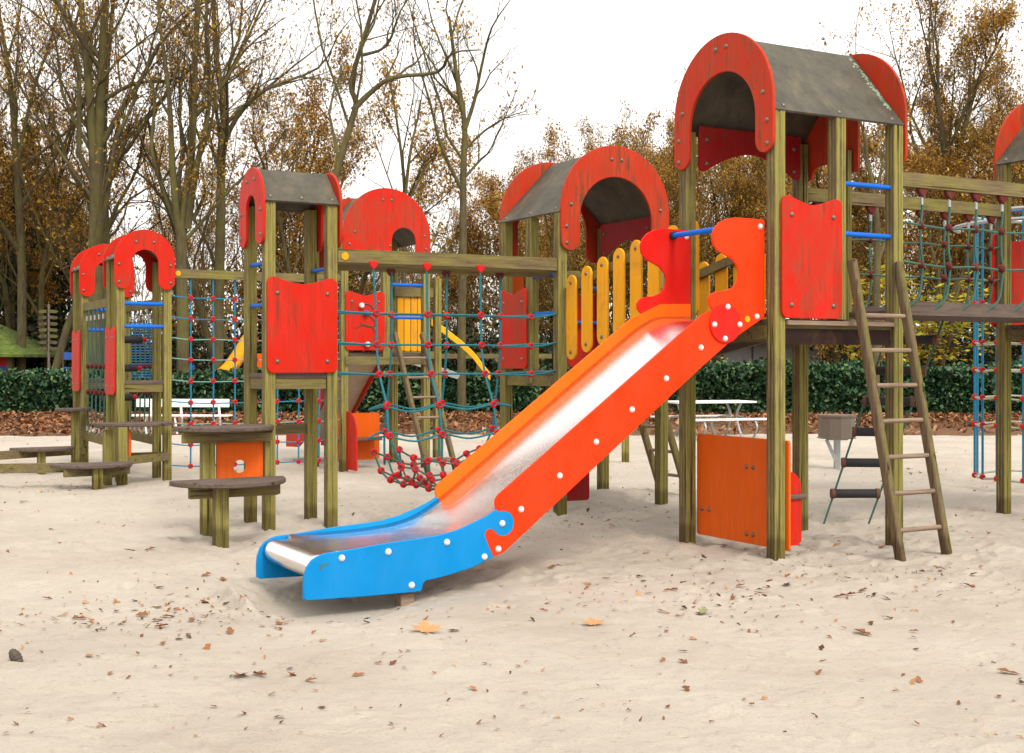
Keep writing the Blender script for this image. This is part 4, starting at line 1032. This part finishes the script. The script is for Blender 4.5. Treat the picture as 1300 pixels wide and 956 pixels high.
def trace(seed, label, Y, base, stems, name='bare_tree', cat='tree', r0=.2, leaf='leaf_ochre', extra_z=0, wob=1.2, scl=1.0, **kw):
    """a tree whose main stems follow the photograph's outlines at a real distance Y"""
    T = Tree(seed, **kw); o = (px_at(base, Y), Y); rn = T.rn
    for si, (rad, pts) in enumerate(stems):
        q = []; rad *= .66
        for i, (x, y) in enumerate(pts): q.append(P3(x, y, Y, o) + Vector((0, (rn.uniform(-wob, wob) if si else rn.uniform(-.1, .1)) * (i / len(pts)), 0)))
        if pts[0][1] > 440: q[0].z = -.2
        T.branch(q[0], None, 0, rad, 0 if rad > .11 else 1, [Vector(p) for p in catmull([tuple(p) for p in q], 3)])
    t_ = T.finish(name, label, cat, (o[0], o[1], 0), leaf); t_.scale = (scl,) * 3; return t_
kw = dict(leaf_p=.16, leaf_n=3, leaf_size=.10)
trace(101, 'tall straight tree with the thickest mossy trunk, behind the far left narrow towers', 34, 122, [(.36, [(122, 520), (121, 400), (122, 260), (126, 140), (133, 20), (138, -120)]), (.20, [(121, 240), (116, 120), (110, 0), (98, -140)]), (.10, [(127, 130), (170, 105), (230, 95), (260, 60)]), (.09, [(120, 200), (80, 120), (60, 40), (30, -60)]), (.08, [(124, 260), (60, 170), (20, 90), (-10, 20)])], r0=.3, **kw)
trace(102, 'dark second trunk growing close beside the thick straight tree in the upper left', 35.5, 138, [(.24, [(138, 520), (136, 400), (134, 290), (131, 200), (135, 100), (150, -60)]), (.10, [(137, 290), (150, 260), (170, 210), (195, 150), (205, 60)])], **kw)
trace(103, 'many stemmed tree fanning out from low down, left of the small roofed tower', 33, 235, [(.26, [(232, 520), (232, 400), (230, 300), (240, 220), (246, 140), (250, 40), (262, -80)]), (.16, [(228, 300), (222, 220), (215, 120), (200, 20), (190, -60)]), (.16, [(238, 290), (250, 220), (262, 120), (270, 10), (280, -90)]), (.12, [(226, 290), (205, 240), (195, 190), (190, 110), (170, 30)]), (.09, [(246, 150), (280, 110), (310, 60), (360, 20)]), (.10, [(244, 280), (252, 265), (262, 245), (258, 200)])], density=1.1, **kw)
trace(104, 'dark forked tree directly behind the left half of the small roofed tower', 36, 280, [(.25, [(276, 520), (277, 400), (280, 280), (281, 200), (285, 140), (275, 80), (270, 0), (265, -80)]), (.13, [(282, 190), (300, 150), (340, 115), (400, 80), (430, 40)]), (.12, [(284, 150), (280, 120), (310, 70), (340, 0)]), (.10, [(280, 220), (268, 190), (262, 150), (258, 110)])], density=1.1, **kw)
trace(105, 'leaning tree with a long limb stretching right across the sky, above the rear tower', 30, 415, [(.17, [(400, 520), (405, 380), (415, 270), (428, 215), (446, 155), (452, 130), (446, 105), (465, 40), (485, -30), (500, -90)]), (.12, [(448, 140), (470, 118), (500, 100), (555, 90), (575, 75), (610, 55)]), (.07, [(460, 70), (490, 55), (510, 20), (530, -30)])], **dict(kw, leaf_p=.08))
trace(106, 'slender bare tree standing alone against the white sky, left of the middle tower', 31, 588, [(.17, [(586, 520), (586, 420), (588, 300), (588, 220), (590, 160), (583, 120), (575, 60), (570, 20)]), (.09, [(590, 165), (602, 125), (612, 80), (625, 40), (650, 10)]), (.06, [(590, 190), (615, 165), (645, 150), (670, 140)]), (.06, [(586, 135), (565, 110), (550, 95), (540, 60)]), (.06, [(590, 225), (610, 200), (625, 185), (660, 110)])], density=.9, **dict(kw, leaf_p=.05))
trace(107, 'thin bare tree with upright twigs behind the rear tower roof', 36, 512, [(.14, [(512, 520), (512, 380), (514, 260), (510, 200), (500, 130), (492, 90)]), (.09, [(514, 250), (522, 190), (530, 140), (535, 100)]), (.06, [(512, 270), (540, 210), (560, 190)])], density=.9, **dict(kw, leaf_p=.05))
trace(108, 'broad oak with fine bare twigs rising above the wood at the upper right', 42, 1205, [(.30, [(1205, 520), (1205, 380), (1205, 280), (1200, 200), (1190, 130), (1175, 60)]), (.18, [(1205, 240), (1225, 170), (1245, 110), (1262, 50)]), (.14, [(1203, 260), (1170, 200), (1160, 150), (1165, 100)]), (.12, [(1205, 270), (1250, 210), (1290, 170), (1320, 120)]), (.1, [(1205, 230), (1212, 150), (1215, 80)])], density=1.15, **dict(kw, leaf_p=.32))
trace(109, 'bare oak with spreading branches behind the gap between the two big roofs', 44, 780, [(.24, [(780, 520), (780, 380), (783, 280), (785, 200), (775, 165), (760, 145)]), (.13, [(784, 230), (800, 180), (810, 150), (820, 135)]), (.12, [(783, 250), (750, 205), (725, 185), (700, 165)]), (.1, [(784, 260), (830, 205), (850, 170)])], scl=.74, density=1.15, **dict(kw, leaf_p=.30))
trace(110, 'crooked bare branched tree seen under the roof of the slide tower', 26, 1120, [(.13, [(1112, 520), (1112, 400), (1115, 300), (1108, 240), (1100, 200), (1095, 165), (1080, 120)]), (.06, [(1110, 250), (1118, 210), (1122, 190), (1150, 150)])], density=.9, **dict(kw, leaf_p=.1))
trace(112, 'leafless tree with forked crown at the far left edge of the sky', 37, 20, [(.22, [(25, 520), (28, 350), (20, 200), (12, 100), (-5, 0)]), (.1, [(22, 210), (40, 120), (60, 40), (70, -40)])], **dict(kw, leaf_p=.3))

# families of background trees: one prototype each, then copies
def proto(seed, name, label, cat, h, r, leaf, group, lean=.04, **k):
    T = Tree(seed, **k); T.branch(Vector((0, 0, -.2)), Vector((lean, 0, 1)).normalized(), h, r, 0)
    return T.finish(name, label, cat, (0, 0, 0), leaf, group)
def spread(protos, spots, rn):
    used = set()
    for i, (px, Y, s) in enumerate(spots):
        k = i % len(protos)
        o = protos[k] if k not in used else copy_tree(protos[k]); used.add(k)
        o.location = (px_at(px, Y), Y, 0); o.rotation_euler = (0, 0, rn.uniform(0, 6.28)); o.scale = (s, s, s * rn.uniform(.92, 1.08))
rn = random.Random(77)
L1 = 'brown leafed oak in the wood behind the playground'
oaks = [proto(201 + i, 'autumn_oak', L1, 'tree', 11, .14, 'leaf_brown' if i != 1 else 'leaf_ochre', 'brown leafed trees of the wood', leaf_p=.42, leaf_n=4, leaf_size=.135, density=1.08, spread=(35, 70)) for i in range(3)]
spread(oaks, [(330, 44, .70), (395, 41, .80), (60, 42, .66), (380, 47, .90), (640, 50, .58), (700, 48, .64), (740, 52, .72), (830, 46, .70), (880, 49, .80), (930, 45, .80), (975, 50, .88), (1020, 46, .76), (1080, 48, .70), (1140, 50, .78), (1180, 47, .80), (1240, 49, .84), (1290, 45, .78), (1340, 48, .9), (40, 41, .66), (-15, 40.5, .7), (270, 50, .62), (-30, 44, .85), (560, 50, .50), (480, 48, .48), (20, 48, .75), (100, 52, .55), (1110, 44, .5), (600, 47, .54), (770, 45, .72), (190, 50, .55), (855, 52, .88), (905, 53, .92), (950, 47, .84), (1000, 52, .86), (670, 54, .66), (1215, 43, .7), (1265, 41, .66), (1285, 50, .85), (1170, 53, .85), (810, 55, .86), (725, 43, .62), (1150, 42, .7), (1060, 54, .8)], rn)
L2 = 'bare twiggy tree in the wood behind the playground'
bare = [proto(301 + i, 'bare_tree', L2, 'tree', 10, .11, 'leaf_ochre', 'bare trees of the wood', leaf_p=.2, leaf_n=3, leaf_size=.10, density=1.18, upward=.4) for i in range(2)]
spread(bare, [(520, 42, .50), (610, 46, .56), (660, 43, .62), (720, 41, .64), (805, 43, .74), (860, 41, .72), (910, 42, .76), (1000, 43, .68), (1060, 41, .52), (1120, 44, .64), (1165, 42, .7), (1265, 43, .78), (170, 42, .9), (215, 45, .8), (310, 41, .9), (350, 39, .95), (440, 45, .6), (75, 39, .95), (550, 40, .46), (1310, 41, .9), (0, 40, .95), (400, 52, 1.0), (690, 45, .66), (950, 44, .74), (885, 46, .8), (1230, 44, .8), (760, 42, .7), (835, 48, .85), (1195, 48, .8), (575, 47, .5)], rn)
# dark evergreens
def conifer(seed, h):
    r = np.random.RandomState(seed); t = thing('dark_conifer', 'dark evergreen conifer standing in the wood', 'tree', (0, 0, 0), 0, 'dark conifers of the wood')
    MB().tube([(0, 0, -.2), (0, 0, h * .5), (0, 0, h)], [.16, .10, .02], 7).obj('trunk', 'bark', t, smooth=True)
    C = []
    for k in range(95):
        z = h * (.10 + .9 * (k / 95)); rad = (1 - z / h) * h * .24 + .15; a = r.rand() * 6.28; rad *= r.uniform(.6, 1.15)
        for j in range(30):
            q = r.rand() ** .6; C.append((math.cos(a) * rad * q + r.normal(0, .10), math.sin(a) * rad * q + r.normal(0, .10), z - .35 * q * rad + r.normal(0, .08)))
    v, f = leaf_quads(r, np.array(C), .24, .7, .8); inst('crown', np_mesh('crown', v, f, 'leaf_evergreen'), t); return t
cons = [conifer(1, 8.0), conifer(2, 6.5)]
spread(cons, [(15, 40, .95), (55, 43, 1.0), (445, 50, .95), (398, 46, 1.0), (1090, 52, .95), (1010, 55, .95), (700, 55, .75), (-34, 42.5, 1.1), (350, 48, .9), (1250, 52, .85), (36, 42.5, 1.15), (76, 42, 1.0), (-6, 42, 1.2), (12, 43.5, 1.25), (650, 52, .7), (930, 56, .9)], rn)
# evergreen understory
def shrub(seed, leaf, label, name, group, n=4200, size=.13, sx=1.5, sz_=1.5, fl=.8):
    r = np.random.RandomState(seed); t = thing(name, label, 'shrub', (0, 0, 0), 0, group)
    b = MB()
    for k in range(9):
        a = r.rand() * 6.28; b.tube([(0, 0, -.1), (math.cos(a) * .3, math.sin(a) * .3, sz_ * .5), (math.cos(a) * sx * .6, math.sin(a) * sx * .6, sz_ * r.uniform(.8, 1.15))], [.035, .02, .006], 5)
    b.obj('stems', 'bark_twig', t)
    cen = np.column_stack([r.uniform(-sx, sx, 26), r.uniform(-sx, sx, 26), r.uniform(.15, sz_ * 1.2, 26)]); C = cen[r.randint(26, size=n)] + r.normal(0, .30, (n, 3)); C = C[C[:, 2] > 0]
    v, f = leaf_quads(r, C, size, fl, 1.3); inst('foliage', np_mesh('foliage', v, f, leaf), t); return t
sh = [shrub(11, 'leaf_evergreen', 'dark evergreen shrub under the trees behind the hedge', 'evergreen_shrub', 'evergreen shrubs under the trees'), shrub(12, 'leaf_evergreen', 'dark evergreen shrub under the trees behind the hedge', 'evergreen_shrub', 'evergreen shrubs under the trees')]
spread(sh, [(20, 41, 1.4), (90, 40, 1.1), (265, 40, 1.1), (320, 43, 1.2), (420, 42, 1.0), (565, 39, 1.25), (625, 40, 1.2), (655, 41, 1.1), (690, 43, 1.0), (890, 44, 1.1), (1060, 40, .9), (1105, 39, .8), (1150, 40, .9), (1200, 38, .9), (1240, 39, 1.2), (1285, 38, 1.2), (1320, 40, 1.2), (150, 44, 1.1), (480, 44, .9), (800, 43, 1.0), (-20, 42, 1.4), (210, 44, 1.1), (370, 44, 1.1), (740, 44, 1.1), (960, 46, 1.1), (1010, 45, 1.1)], rn)
for i, (px, Y, s, lb) in enumerate(((1125, 34.5, 1.15, 'shrub with bright yellow green leaves seen under the rope bridge beside the slide tower'), (1195, 35.5, 1.3, 'shrub with yellow and orange leaves seen through the middle of the rope bridge'))):
    t = shrub(30 + i, 'leaf_yellow', lb, 'yellow_shrub', None, n=900, size=.17, sx=1.1, sz_=1.9, fl=.35); t.location = (px_at(px, Y), Y, 1.35); t.scale = (s, s, s * .85)
    MB().tube([(0, 0, -1.7), (.05, 0, .3)], .04, 6).obj('trunk', 'bark_twig', t)
t = shrub(41, 'leaf_yellow', 'small yellowing bush beside the shed at the start of the right hedge', 'yellow_shrub', None, n=500, size=.10, sx=.35, sz_=.8); t.location = (px_at(898, 33.4), 33.4, .3)
# pale bare stems right behind the hedge
for i, (px, Y, h, lb) in enumerate(((1108, 33, 2.2, 'pale leaning stem behind the right hedge, beside the ladder'), (1190, 37, 7.5, 'straight mossy trunk behind the right hedge under the rope bridge'), (283, 37.5, 9, 'straight mossy trunk behind the flat climbing net'), (57, 36, 9, 'mossy trunk beside the green roofed hut'), (77, 37, 9, 'slim mossy trunk just right of the signpost'), (1058, 36, 3.2, 'square mossy post like trunk with a white tag, behind the slide tower'))):
    T = Tree(600 + i, leaf_p=.2, leaf_n=3, leaf_size=.12, maxlev=3); T.branch(Vector((0, 0, -.2)), Vector((.12 if i == 0 else .01, 0, 1)).normalized(), h, .13 if i not in (0,) else .07, 0)
    T.finish('slim_tree', lb, 'tree', (px_at(px, Y), Y, 0), 'leaf_ochre', None, 'bark_pale' if i in (0,) else 'bark')

# far wood that reads as one mass
r = np.random.RandomState(9); n_ = 56000
x = r.uniform(-42, 42, n_); skyl = vnoise(31); hh = 6.0 + 2.6 * skyl(x * .22 + 60, x * 0) * 2 + 1.0 * skyl(x * .9 + 60, x * 0 + 9) + np.where(x < -19, 2.5, 0) + np.where(x > -4, 3.2, 0) + np.where(x > 16, 1.2, 0)
z = r.rand(n_) ** 1.0 * np.clip(hh, 2.5, None); y = 60 + r.rand(n_) * 6
v, f = leaf_quads(r, np.column_stack([x, y, z]), .34, .9, 1.0)
n2_ = 5200; x2 = r.uniform(-42, 42, n2_); y2 = 59 + r.rand(n2_) * 5; z2 = r.rand(n2_) * 7; L = r.uniform(1.0, 3.2, n2_); an2 = r.normal(0, .45, n2_)
d = np.column_stack([np.sin(an2) * L, r.normal(0, .2, n2_), np.cos(an2) * L]); w = np.column_stack([np.full(n2_, .022), np.zeros(n2_), np.zeros(n2_)]); c = np.column_stack([x2, y2, z2])
v2 = np.stack([c - w, c + w, c + d + w * .3, c + d - w * .3], 1).reshape(-1, 3); f2 = (np.arange(n2_)[:, None] * 4 + np.array([[0, 1, 2, 3]])) + len(v)
me = np_mesh('distant_wood', np.concatenate([v, v2]), np.concatenate([f, f2]), ['leaf_dark_brown', 'bark_twig'], False, np.concatenate([np.zeros(n_), np.ones(n2_)]))
tag(inst('distant_wood', me), 'tangled brown wood filling the far background', 'woodland', kind='stuff')

# ------------------------------------------------------------------ park furniture and far things
def picnic(loc, rz, label):
    t = thing('picnic_table', label, 'picnic table', loc, rz); L = .78
    b = MB()
    for k in range(3): b.box(-L, L, -.36 + k * .245, -.36 + k * .245 + .235, .665, .70, .006)
    b.obj('tabletop', 'white_paint', t)
    for s in (-1, 1):
        MB().box(-L, L, s * .72 - .13, s * .72 + .13, .375, .405, .006).obj('seat', 'white_paint', t)
    for x in (-.5, .5):
        b = MB()
        for s in (-1, 1):
            b.tube(catmull([(x, s * .28, .66), (x, s * .12, .45), (x, s * .20, .22), (x, s * .36, .0)], 5), .022, 8)
            b.tube(catmull([(x, s * .12, .42), (x, s * .45, .40), (x, s * .72, .37)], 4), .018, 8)
            b.tube(catmull([(x, s * .80, .37), (x, s * .88, .25), (x, s * .78, .10), (x, s * .70, .0)], 5), .020, 8)
        b.obj('leg_frame', 'galvanised', t, smooth=True)
    return t
picnic((3.58, 23.2, -.05), R(18), 'white picnic table with curved steel legs in front of the right hedge')
wb = thing('park_bench', 'white slatted bench in front of the left hedge, seen through the flat climbing net', 'bench', (px_at(240, 24.6), 24.6, -.02), R(-4))
MB().box(-1.1, .75, .12, .16, .50, .66, .01).obj('backrest', 'white_paint', wb)
MB().box(-1.1, .85, -.30, .02, .335, .365, .008).obj('seat', 'white_paint', wb)
for x in (-.8, -.2, .55): 
    b = MB(); b.bar((x, .10, .6), (x + .06, .05, .0), .035, .03); b.bar((x, -.25, .34), (x + .04, -.22, .0), .035, .03); b.bar((x, -.25, .33), (x, .1, .33), .03, .03); b.obj('leg', 'white_paint', wb)

bn = thing('fire_bowl', 'round metal drum on a braced post standing in the sand right of the slide tower', 'park grill', (px_at(1062, 15.96), 15.96, 0))
MB().lathe([(0, .40), (.235, .40), (.245, .41), (.225, .42), (.225, .665), (.24, .67), (.24, .695), (0, .695)], k=10).obj('drum', 'bin_metal', bn)
MB().prism(rrect(-.032, .045, -.03, .03, .01, 2), (0, 0, -.2), (1, 0, 0), (0, 1, 0), (0, 0, 1), .58).obj('stand', 'galvanised', bn)
b = MB(); b.bar((-.02, -.06, .12), (-.14, -.06, .385), .03, .04); b.obj('brace', 'galvanised', bn)
MB().box(-.12, .12, -.1, .1, .381, .399, .004).obj('mounting_plate', 'galvanised', bn)

# stump post near the back ladder
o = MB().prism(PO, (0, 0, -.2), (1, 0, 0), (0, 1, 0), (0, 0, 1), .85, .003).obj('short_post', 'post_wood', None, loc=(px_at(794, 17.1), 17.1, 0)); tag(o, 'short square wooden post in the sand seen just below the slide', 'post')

shed = thing('shed', 'low grey shed with a dark overhanging roof behind the right hedge', 'shed', (px_at(985, 39), 39, 0))
MB().box(-1.6, 1.4, 0, 2.5, 0, 2.05, .01).obj('wall', 'wall_grey', shed)
for x in (-.75, .1, .62): MB().box(x, x + .06, -.012, -.002, .05, 2.0, .001).obj('panel_joint', 'dark_roof', shed)
d = MB().box(-2.2, -1.62, .1, .15, 0, 2.0, .005).obj('door', 'door_red', shed)
MB().box(-2.9, 2.1, -.7, 3.2, 2.06, 2.22, .01).obj('roof', 'dark_roof', shed)
MB().box(-2.9, 2.1, -.74, -.703, 1.98, 2.42, .01).obj('fascia', 'dark_roof', shed)

hut = thing('playhouse', 'hut with a bright green mossy roof and coloured boards at the left edge', 'hut', (px_at(-22, 38), 38, 0))
ap = 2.72; hw = 1.95
b = MB(); b.add([(-hw, -hw, 1.58), (hw, -hw, 1.58), (hw, hw, 1.58), (-hw, hw, 1.58), (0, 0, ap), (-hw, -hw, 1.5), (hw, -hw, 1.5), (hw, hw, 1.5), (-hw, hw, 1.5)], [(0, 1, 4), (1, 2, 4), (2, 3, 4), (3, 0, 4), (5, 6, 1, 0), (6, 7, 2, 1), (7, 8, 3, 2), (8, 5, 0, 3), (8, 7, 6, 5)])
b.obj('roof', 'moss_roof', hut)
for x in (-1.5, -.2, .86, 1.42):
    for y in (-1.5, 1.5): MB().box(x - .08, x + .08, y - .08, y + .08, -.1, 1.5, .01).obj('post', 'bark', hut)
for x0, x1, mt in ((.40, .74, 'yellow_plastic'), (-1.3, .1, 'yellow_plastic'), (.98, 1.33, 'sign_blue')): MB().box(x0, x1, -1.35, -1.32, .3, 1.45, .004).obj('coloured_board', mt, hut)
MB().box(.98, 1.33, -1.375, -1.352, 1.25, 1.48, .004).obj('coloured_board', 'rope_red', hut); MB().box(1.12, 1.27, -1.375, -1.352, .7, 1.1, .004).obj('coloured_board', 'yellow_plastic', hut)

sg = thing('signpost', 'slim metal post carrying a stack of small wooden arrow boards at the left', 'signpost', (px_at(62, 34), 34, 0))
MB().tube([(0, 0, -.2), (0, 0, 2.9)], .035, 8).obj('pole', 'bin_metal', sg, smooth=True)
for k in range(7):
    z = 1.72 + k * .165
    for s in (-1, 1):
        MB().prism([(s * .04, z - .045), (s * .22, z - .055), (s * .27, z - .01), (s * .22, z + .03), (s * .04, z + .045)], (0, -.04, 0), (1, 0, 0), (0, 0, 1), (0, -1, 0), .02).obj('arrow_board', 'bark', sg)

fp_ = thing('mesh_panel', 'bright blue mesh sports panel seen through the narrow tower at the far left', 'panel', (px_at(182, 30), 30, 0))
b = MB()
for k in range(15): b.bar((-.28 + k * .04, 0, 1.0), (-.28 + k * .04, 0, 2.2), .019, .015)
for k in range(20): b.bar((-.30, .01, 1.0 + k * .063), (.30, .01, 1.0 + k * .063), .012, .012)
b.obj('mesh', 'mesh_blue', fp_)
b = MB(); b.bar((-.31, 0, 0), (-.31, 0, 2.25), .05, .05); b.bar((.31, 0, 0), (.31, 0, 2.25), .05, .05); b.bar((-.34, 0, 2.25), (.34, 0, 2.25), .05, .05); b.obj('frame', 'mesh_blue', fp_)

bs = thing('notice_board', 'blue board with a small white rabbit shape between the trees at the left', 'board', (px_at(87, 35), 35, 0))
MB().box(-.14, .14, 0, .03, .85, 1.22, .004).obj('board', 'sign_blue', bs); MB().box(-.15, .15, 0, .03, 1.42, 1.62, .004).obj('board', 'sign_blue', bs)
MB().box(-.17, -.14, .0, .03, 0, 1.7, .004).obj('post', 'bark', bs)
b = MB()
for q in ([(-.10, .96), (-.02, .95), (-.01, 1.03), (-.06, 1.06), (-.10, 1.03)], [(-.06, 1.05), (-.08, 1.15), (-.055, 1.155), (-.035, 1.06)], [(-.03, 1.05), (-.0, 1.13), (.02, 1.12), (-.01, 1.04)]): b.prism(q, (0, -.002, 0), (1, 0, 0), (0, 0, 1), (0, -1, 0), .003, .0005)
b.obj('white_mark', 'white_paint', bs)

ts = thing('tube_slide', 'yellow tube slide mouth with a dark opening behind the left hedge', 'slide', (px_at(292, 36), 36, 0))
b = MB(); b.tube(catmull([(-.12, -.4, 1.0), (.02, -.1, 1.2), (.22, .3, 1.6), (.35, .8, 2.0)], 4), .21, 14, cap=False); o = b.obj('tube', 'yellow_plastic', ts, smooth=True); sd = o.modifiers.new('thick', 'SOLIDIFY'); sd.thickness = .03
b = MB(); 
for x, mt in ((.62, 0), (.95, 0)): b.bar((x, .5, 0), (x, .5, 2.2), .07, .07)
b.obj('post', 'rope_red', ts)
MB().box(.66, .92, .45, .5, .9, 1.6, .004).obj('panel', 'slide_orange', ts)

ys = thing('slide', 'yellow slide with raised sides running down behind the rope basket', 'slide', (0, 0, 0))
Ys = 24.0; path = [(548, 405), (562, 414), (585, 432), (600, 446), (622, 474)]
ptsY = [Vector((px_at(px, Ys), Ys, pz(py, Ys))) for px, py in path]
for dy in (0, .5):
    b = MB(); out = [(p.x, p.z) for p in ptsY] + [(p.x, p.z - .13) for p in ptsY[::-1]]
    b.prism(out, (0, Ys + dy, 0), (1, 0, 0), (0, 0, 1), (0, -1, 0), .05, .008); b.obj('side_rail', 'yellow_plastic', ys)
b = MB(); vs = []
for p in ptsY: vs += [(p.x, Ys, p.z - .10), (p.x, Ys + .45, p.z - .10)]
b.add(vs, [(i * 2, i * 2 + 1, i * 2 + 3, i * 2 + 2) for i in range(len(ptsY) - 1)]); b.obj('chute', 'yellow_plastic', ys)
b = MB(); b.bar((px_at(565, Ys), Ys + .25, -.1), (px_at(565, Ys), Ys + .25, 1.9), .1, .1); b.bar((px_at(605, Ys), Ys + .25, -.1), (px_at(605, Ys), Ys + .25, 1.35), .1, .1); b.obj('support_post', 'post_wood', ys)

ms = thing('slide', 'low steel slide far behind the ladder of the rear tower', 'slide', (0, 0, 0)); Ym = 27
a, c = Vector((px_at(518, Ym), Ym, pz(457, Ym))), Vector((px_at(582, Ym), Ym, pz(478, Ym)))
for dy in (0, .45): MB().bar(a + Vector((0, dy, 0)), c + Vector((0, dy, 0)), .03, .12).obj('side_rail', 'galvanised', ms)
MB().bar(a + Vector((0, .22, -.03)), c + Vector((0, .22, -.03)), .42, .01).obj('chute', 'steel', ms)
b = MB(); b.bar((a.x, Ym + .2, -.1), (a.x, Ym + .2, a.z), .08, .08); b.bar((c.x, Ym + .2, -.1), (c.x, Ym + .2, c.z), .08, .08); b.obj('support_post', 'galvanised', ms)

rf = thing('wooden_railing', 'low horizontal wooden railing in front of the dark shrubs in the middle distance', 'railing', (px_at(608, 35), 35, 0))
for z in (1.52, .95): MB().bar((-1.6, 0, z), (2.0, 0, z), .06, .13).obj('rail', 'beam_wood', rf)
for x in (-1.2, 0, 1.3): MB().box(x - .07, x + .07, .04, .16, -.1, 1.62, .01).obj('post', 'bark', rf)
pb = thing('pavilion', 'small pale walled building glimpsed left of the middle tower', 'building', (px_at(632, 46), 46, 0))
MB().box(-.45, .35, 0, 2, 0, 1.9, .01).obj('wall', 'white_paint', pb); MB().box(-.8, .8, -.3, 2.3, 1.91, 2.15, .01).obj('roof', 'door_red', pb)
ft = thing('far_table', 'low pale table and blue box behind the left hedge, seen through the net', 'table', (px_at(246, 35), 35, 0))
MB().box(-.35, .35, -.2, .2, .98, 1.02, .004).obj('tabletop', 'white_paint', ft)
for x in (-.25, .25): MB().box(x - .02, x + .02, -.02, .02, 0, .978, .003).obj('leg', 'galvanised', ft)
bb = MB().box(-.16, .16, -.15, .15, 1.022, 1.28, .01).obj('storage_box', 'sign_blue', None, loc=(px_at(238, 35), 35, 0)); tag(bb, 'dark blue box standing on the low pale table behind the left hedge', 'box')

# child by the far hedge at the right edge
def person(loc):
    me = bpy.data.meshes.new('body'); bm = bmesh.new(); 
    J = [((0, 0, .78), .11), ((0, 0, .95), .10), ((0, 0, 1.14), .12), ((0, 0, 1.24), .05), ((0, 0, 1.30), .05), ((0, 0, 1.40), .088), ((0, -.01, 1.47), .07),
         ((.13, 0, 1.15), .05), ((.19, -.02, .95), .038), ((.20, -.10, .78), .03), ((.20, -.13, .71), .026), ((-.13, 0, 1.15), .05), ((-.18, -.02, .95), .038), ((-.20, -.08, .78), .03), ((-.20, -.10, .71), .026),
         ((.08, 0, .72), .075), ((.09, -.02, .40), .052), ((.09, 0, .06), .038), ((.09, -.12, .03), .035), ((-.08, 0, .72), .075), ((-.09, .03, .40), .052), ((-.09, .06, .06), .038), ((-.09, -.06, .03), .035)]
    E = [(0, 1), (1, 2), (2, 3), (3, 4), (4, 5), (5, 6), (2, 7), (7, 8), (8, 9), (9, 10), (2, 11), (11, 12), (12, 13), (13, 14), (0, 15), (15, 16), (16, 17), (17, 18), (0, 19), (19, 20), (20, 21), (21, 22)]
    vs = [bm.verts.new(p) for p, _ in J]
    for a, c in E: bm.edges.new((vs[a], vs[c]))
    bm.to_mesh(me); bm.free(); me.materials.append(M['skin'])
    o = bpy.data.objects.new('person', me); col.objects.link(o); o.location = loc
    sk = o.modifiers.new('skin', 'SKIN'); 
    for i, (_, r_) in enumerate(J): me.skin_vertices[0].data[i].radius = (r_, r_)
    me.skin_vertices[0].data[0].use_root = True
    o.modifiers.new('sub', 'SUBSURF').render_levels = 2
    return o
pe = person((px_at(1297, 33.6), 33.6, 0)); tag(pe, 'child in a lilac jacket standing behind the right hedge at the right edge', 'person')
MB().lathe([(.09, .70), (.15, .72), (.15, .9), (.145, 1.1), (.16, 1.17), (.10, 1.23), (.06, 1.26)], k=14).obj('jacket', 'lilac', pe, smooth=True)
for s in (-1, 1): MB().tube([(s * .14, 0, 1.16), (s * .20, -.02, .95), (s * .21, -.09, .79)], [.062, .052, .042], 10).obj('sleeve', 'lilac', pe, smooth=True)
MB().lathe([(.092, 1.36), (.108, 1.42), (.10, 1.49), (.06, 1.535), (0, 1.545)], (0, .018, 0), k=14).obj('hair', 'hair', pe, smooth=True)
MB().lathe([(.12, .80), (.11, .5), (.08, .1), (.07, .08)], (0, 0, 0), k=12).obj('trousers', 'sign_blue', pe, smooth=True)

# ------------------------------------------------------------------ light: bright overcast
w = bpy.data.worlds.new('World'); sc.world = w; w.use_nodes = True; nt = w.node_tree; n = nt.nodes; l = nt.links
bg = n['Background']; sky = n.new('ShaderNodeTexSky'); sky.sky_type = 'NISHITA'; sky.sun_disc = False
SE, SA = R(48), R(150)       # sun elevation, compass azimuth clockwise from +Y
sky.sun_elevation = SE; sky.sun_rotation = SA; sky.dust_density = 6; sky.air_density = 1.0; sky.ozone_density = .5
hs = n.new('ShaderNodeHueSaturation'); hs.inputs['Saturation'].default_value = .12; l.new(sky.outputs[0], hs.inputs['Color'])
mx = n.new('ShaderNodeMix'); mx.data_type = 'RGBA'; mx.inputs[0].default_value = .62; l.new(hs.outputs[0], mx.inputs[6]); mx.inputs[7].default_value = (12.0, 11.75, 11.3, 1)
l.new(mx.outputs[2], bg.inputs[0]); bg.inputs[1].default_value = .13
sl = bpy.data.lights.new('sun', 'SUN'); sl.energy = 1.6; sl.angle = R(14); sl.color = (1, .93, .82)
so = bpy.data.objects.new('sun', sl); col.objects.link(so)
dirv = Vector((math.sin(SA) * math.cos(SE), math.cos(SA) * math.cos(SE), math.sin(SE)))
so.rotation_euler = dirv.to_track_quat('Z', 'Y').to_euler()
vs_ = sc.view_settings; vs_.view_transform = 'Standard'; vs_.look = 'None'; vs_.exposure = 0.40; vs_.gamma = 1
sc.cycles.max_bounces = 6; sc.cycles.diffuse_bounces = 3; sc.cycles.transmission_bounces = 3
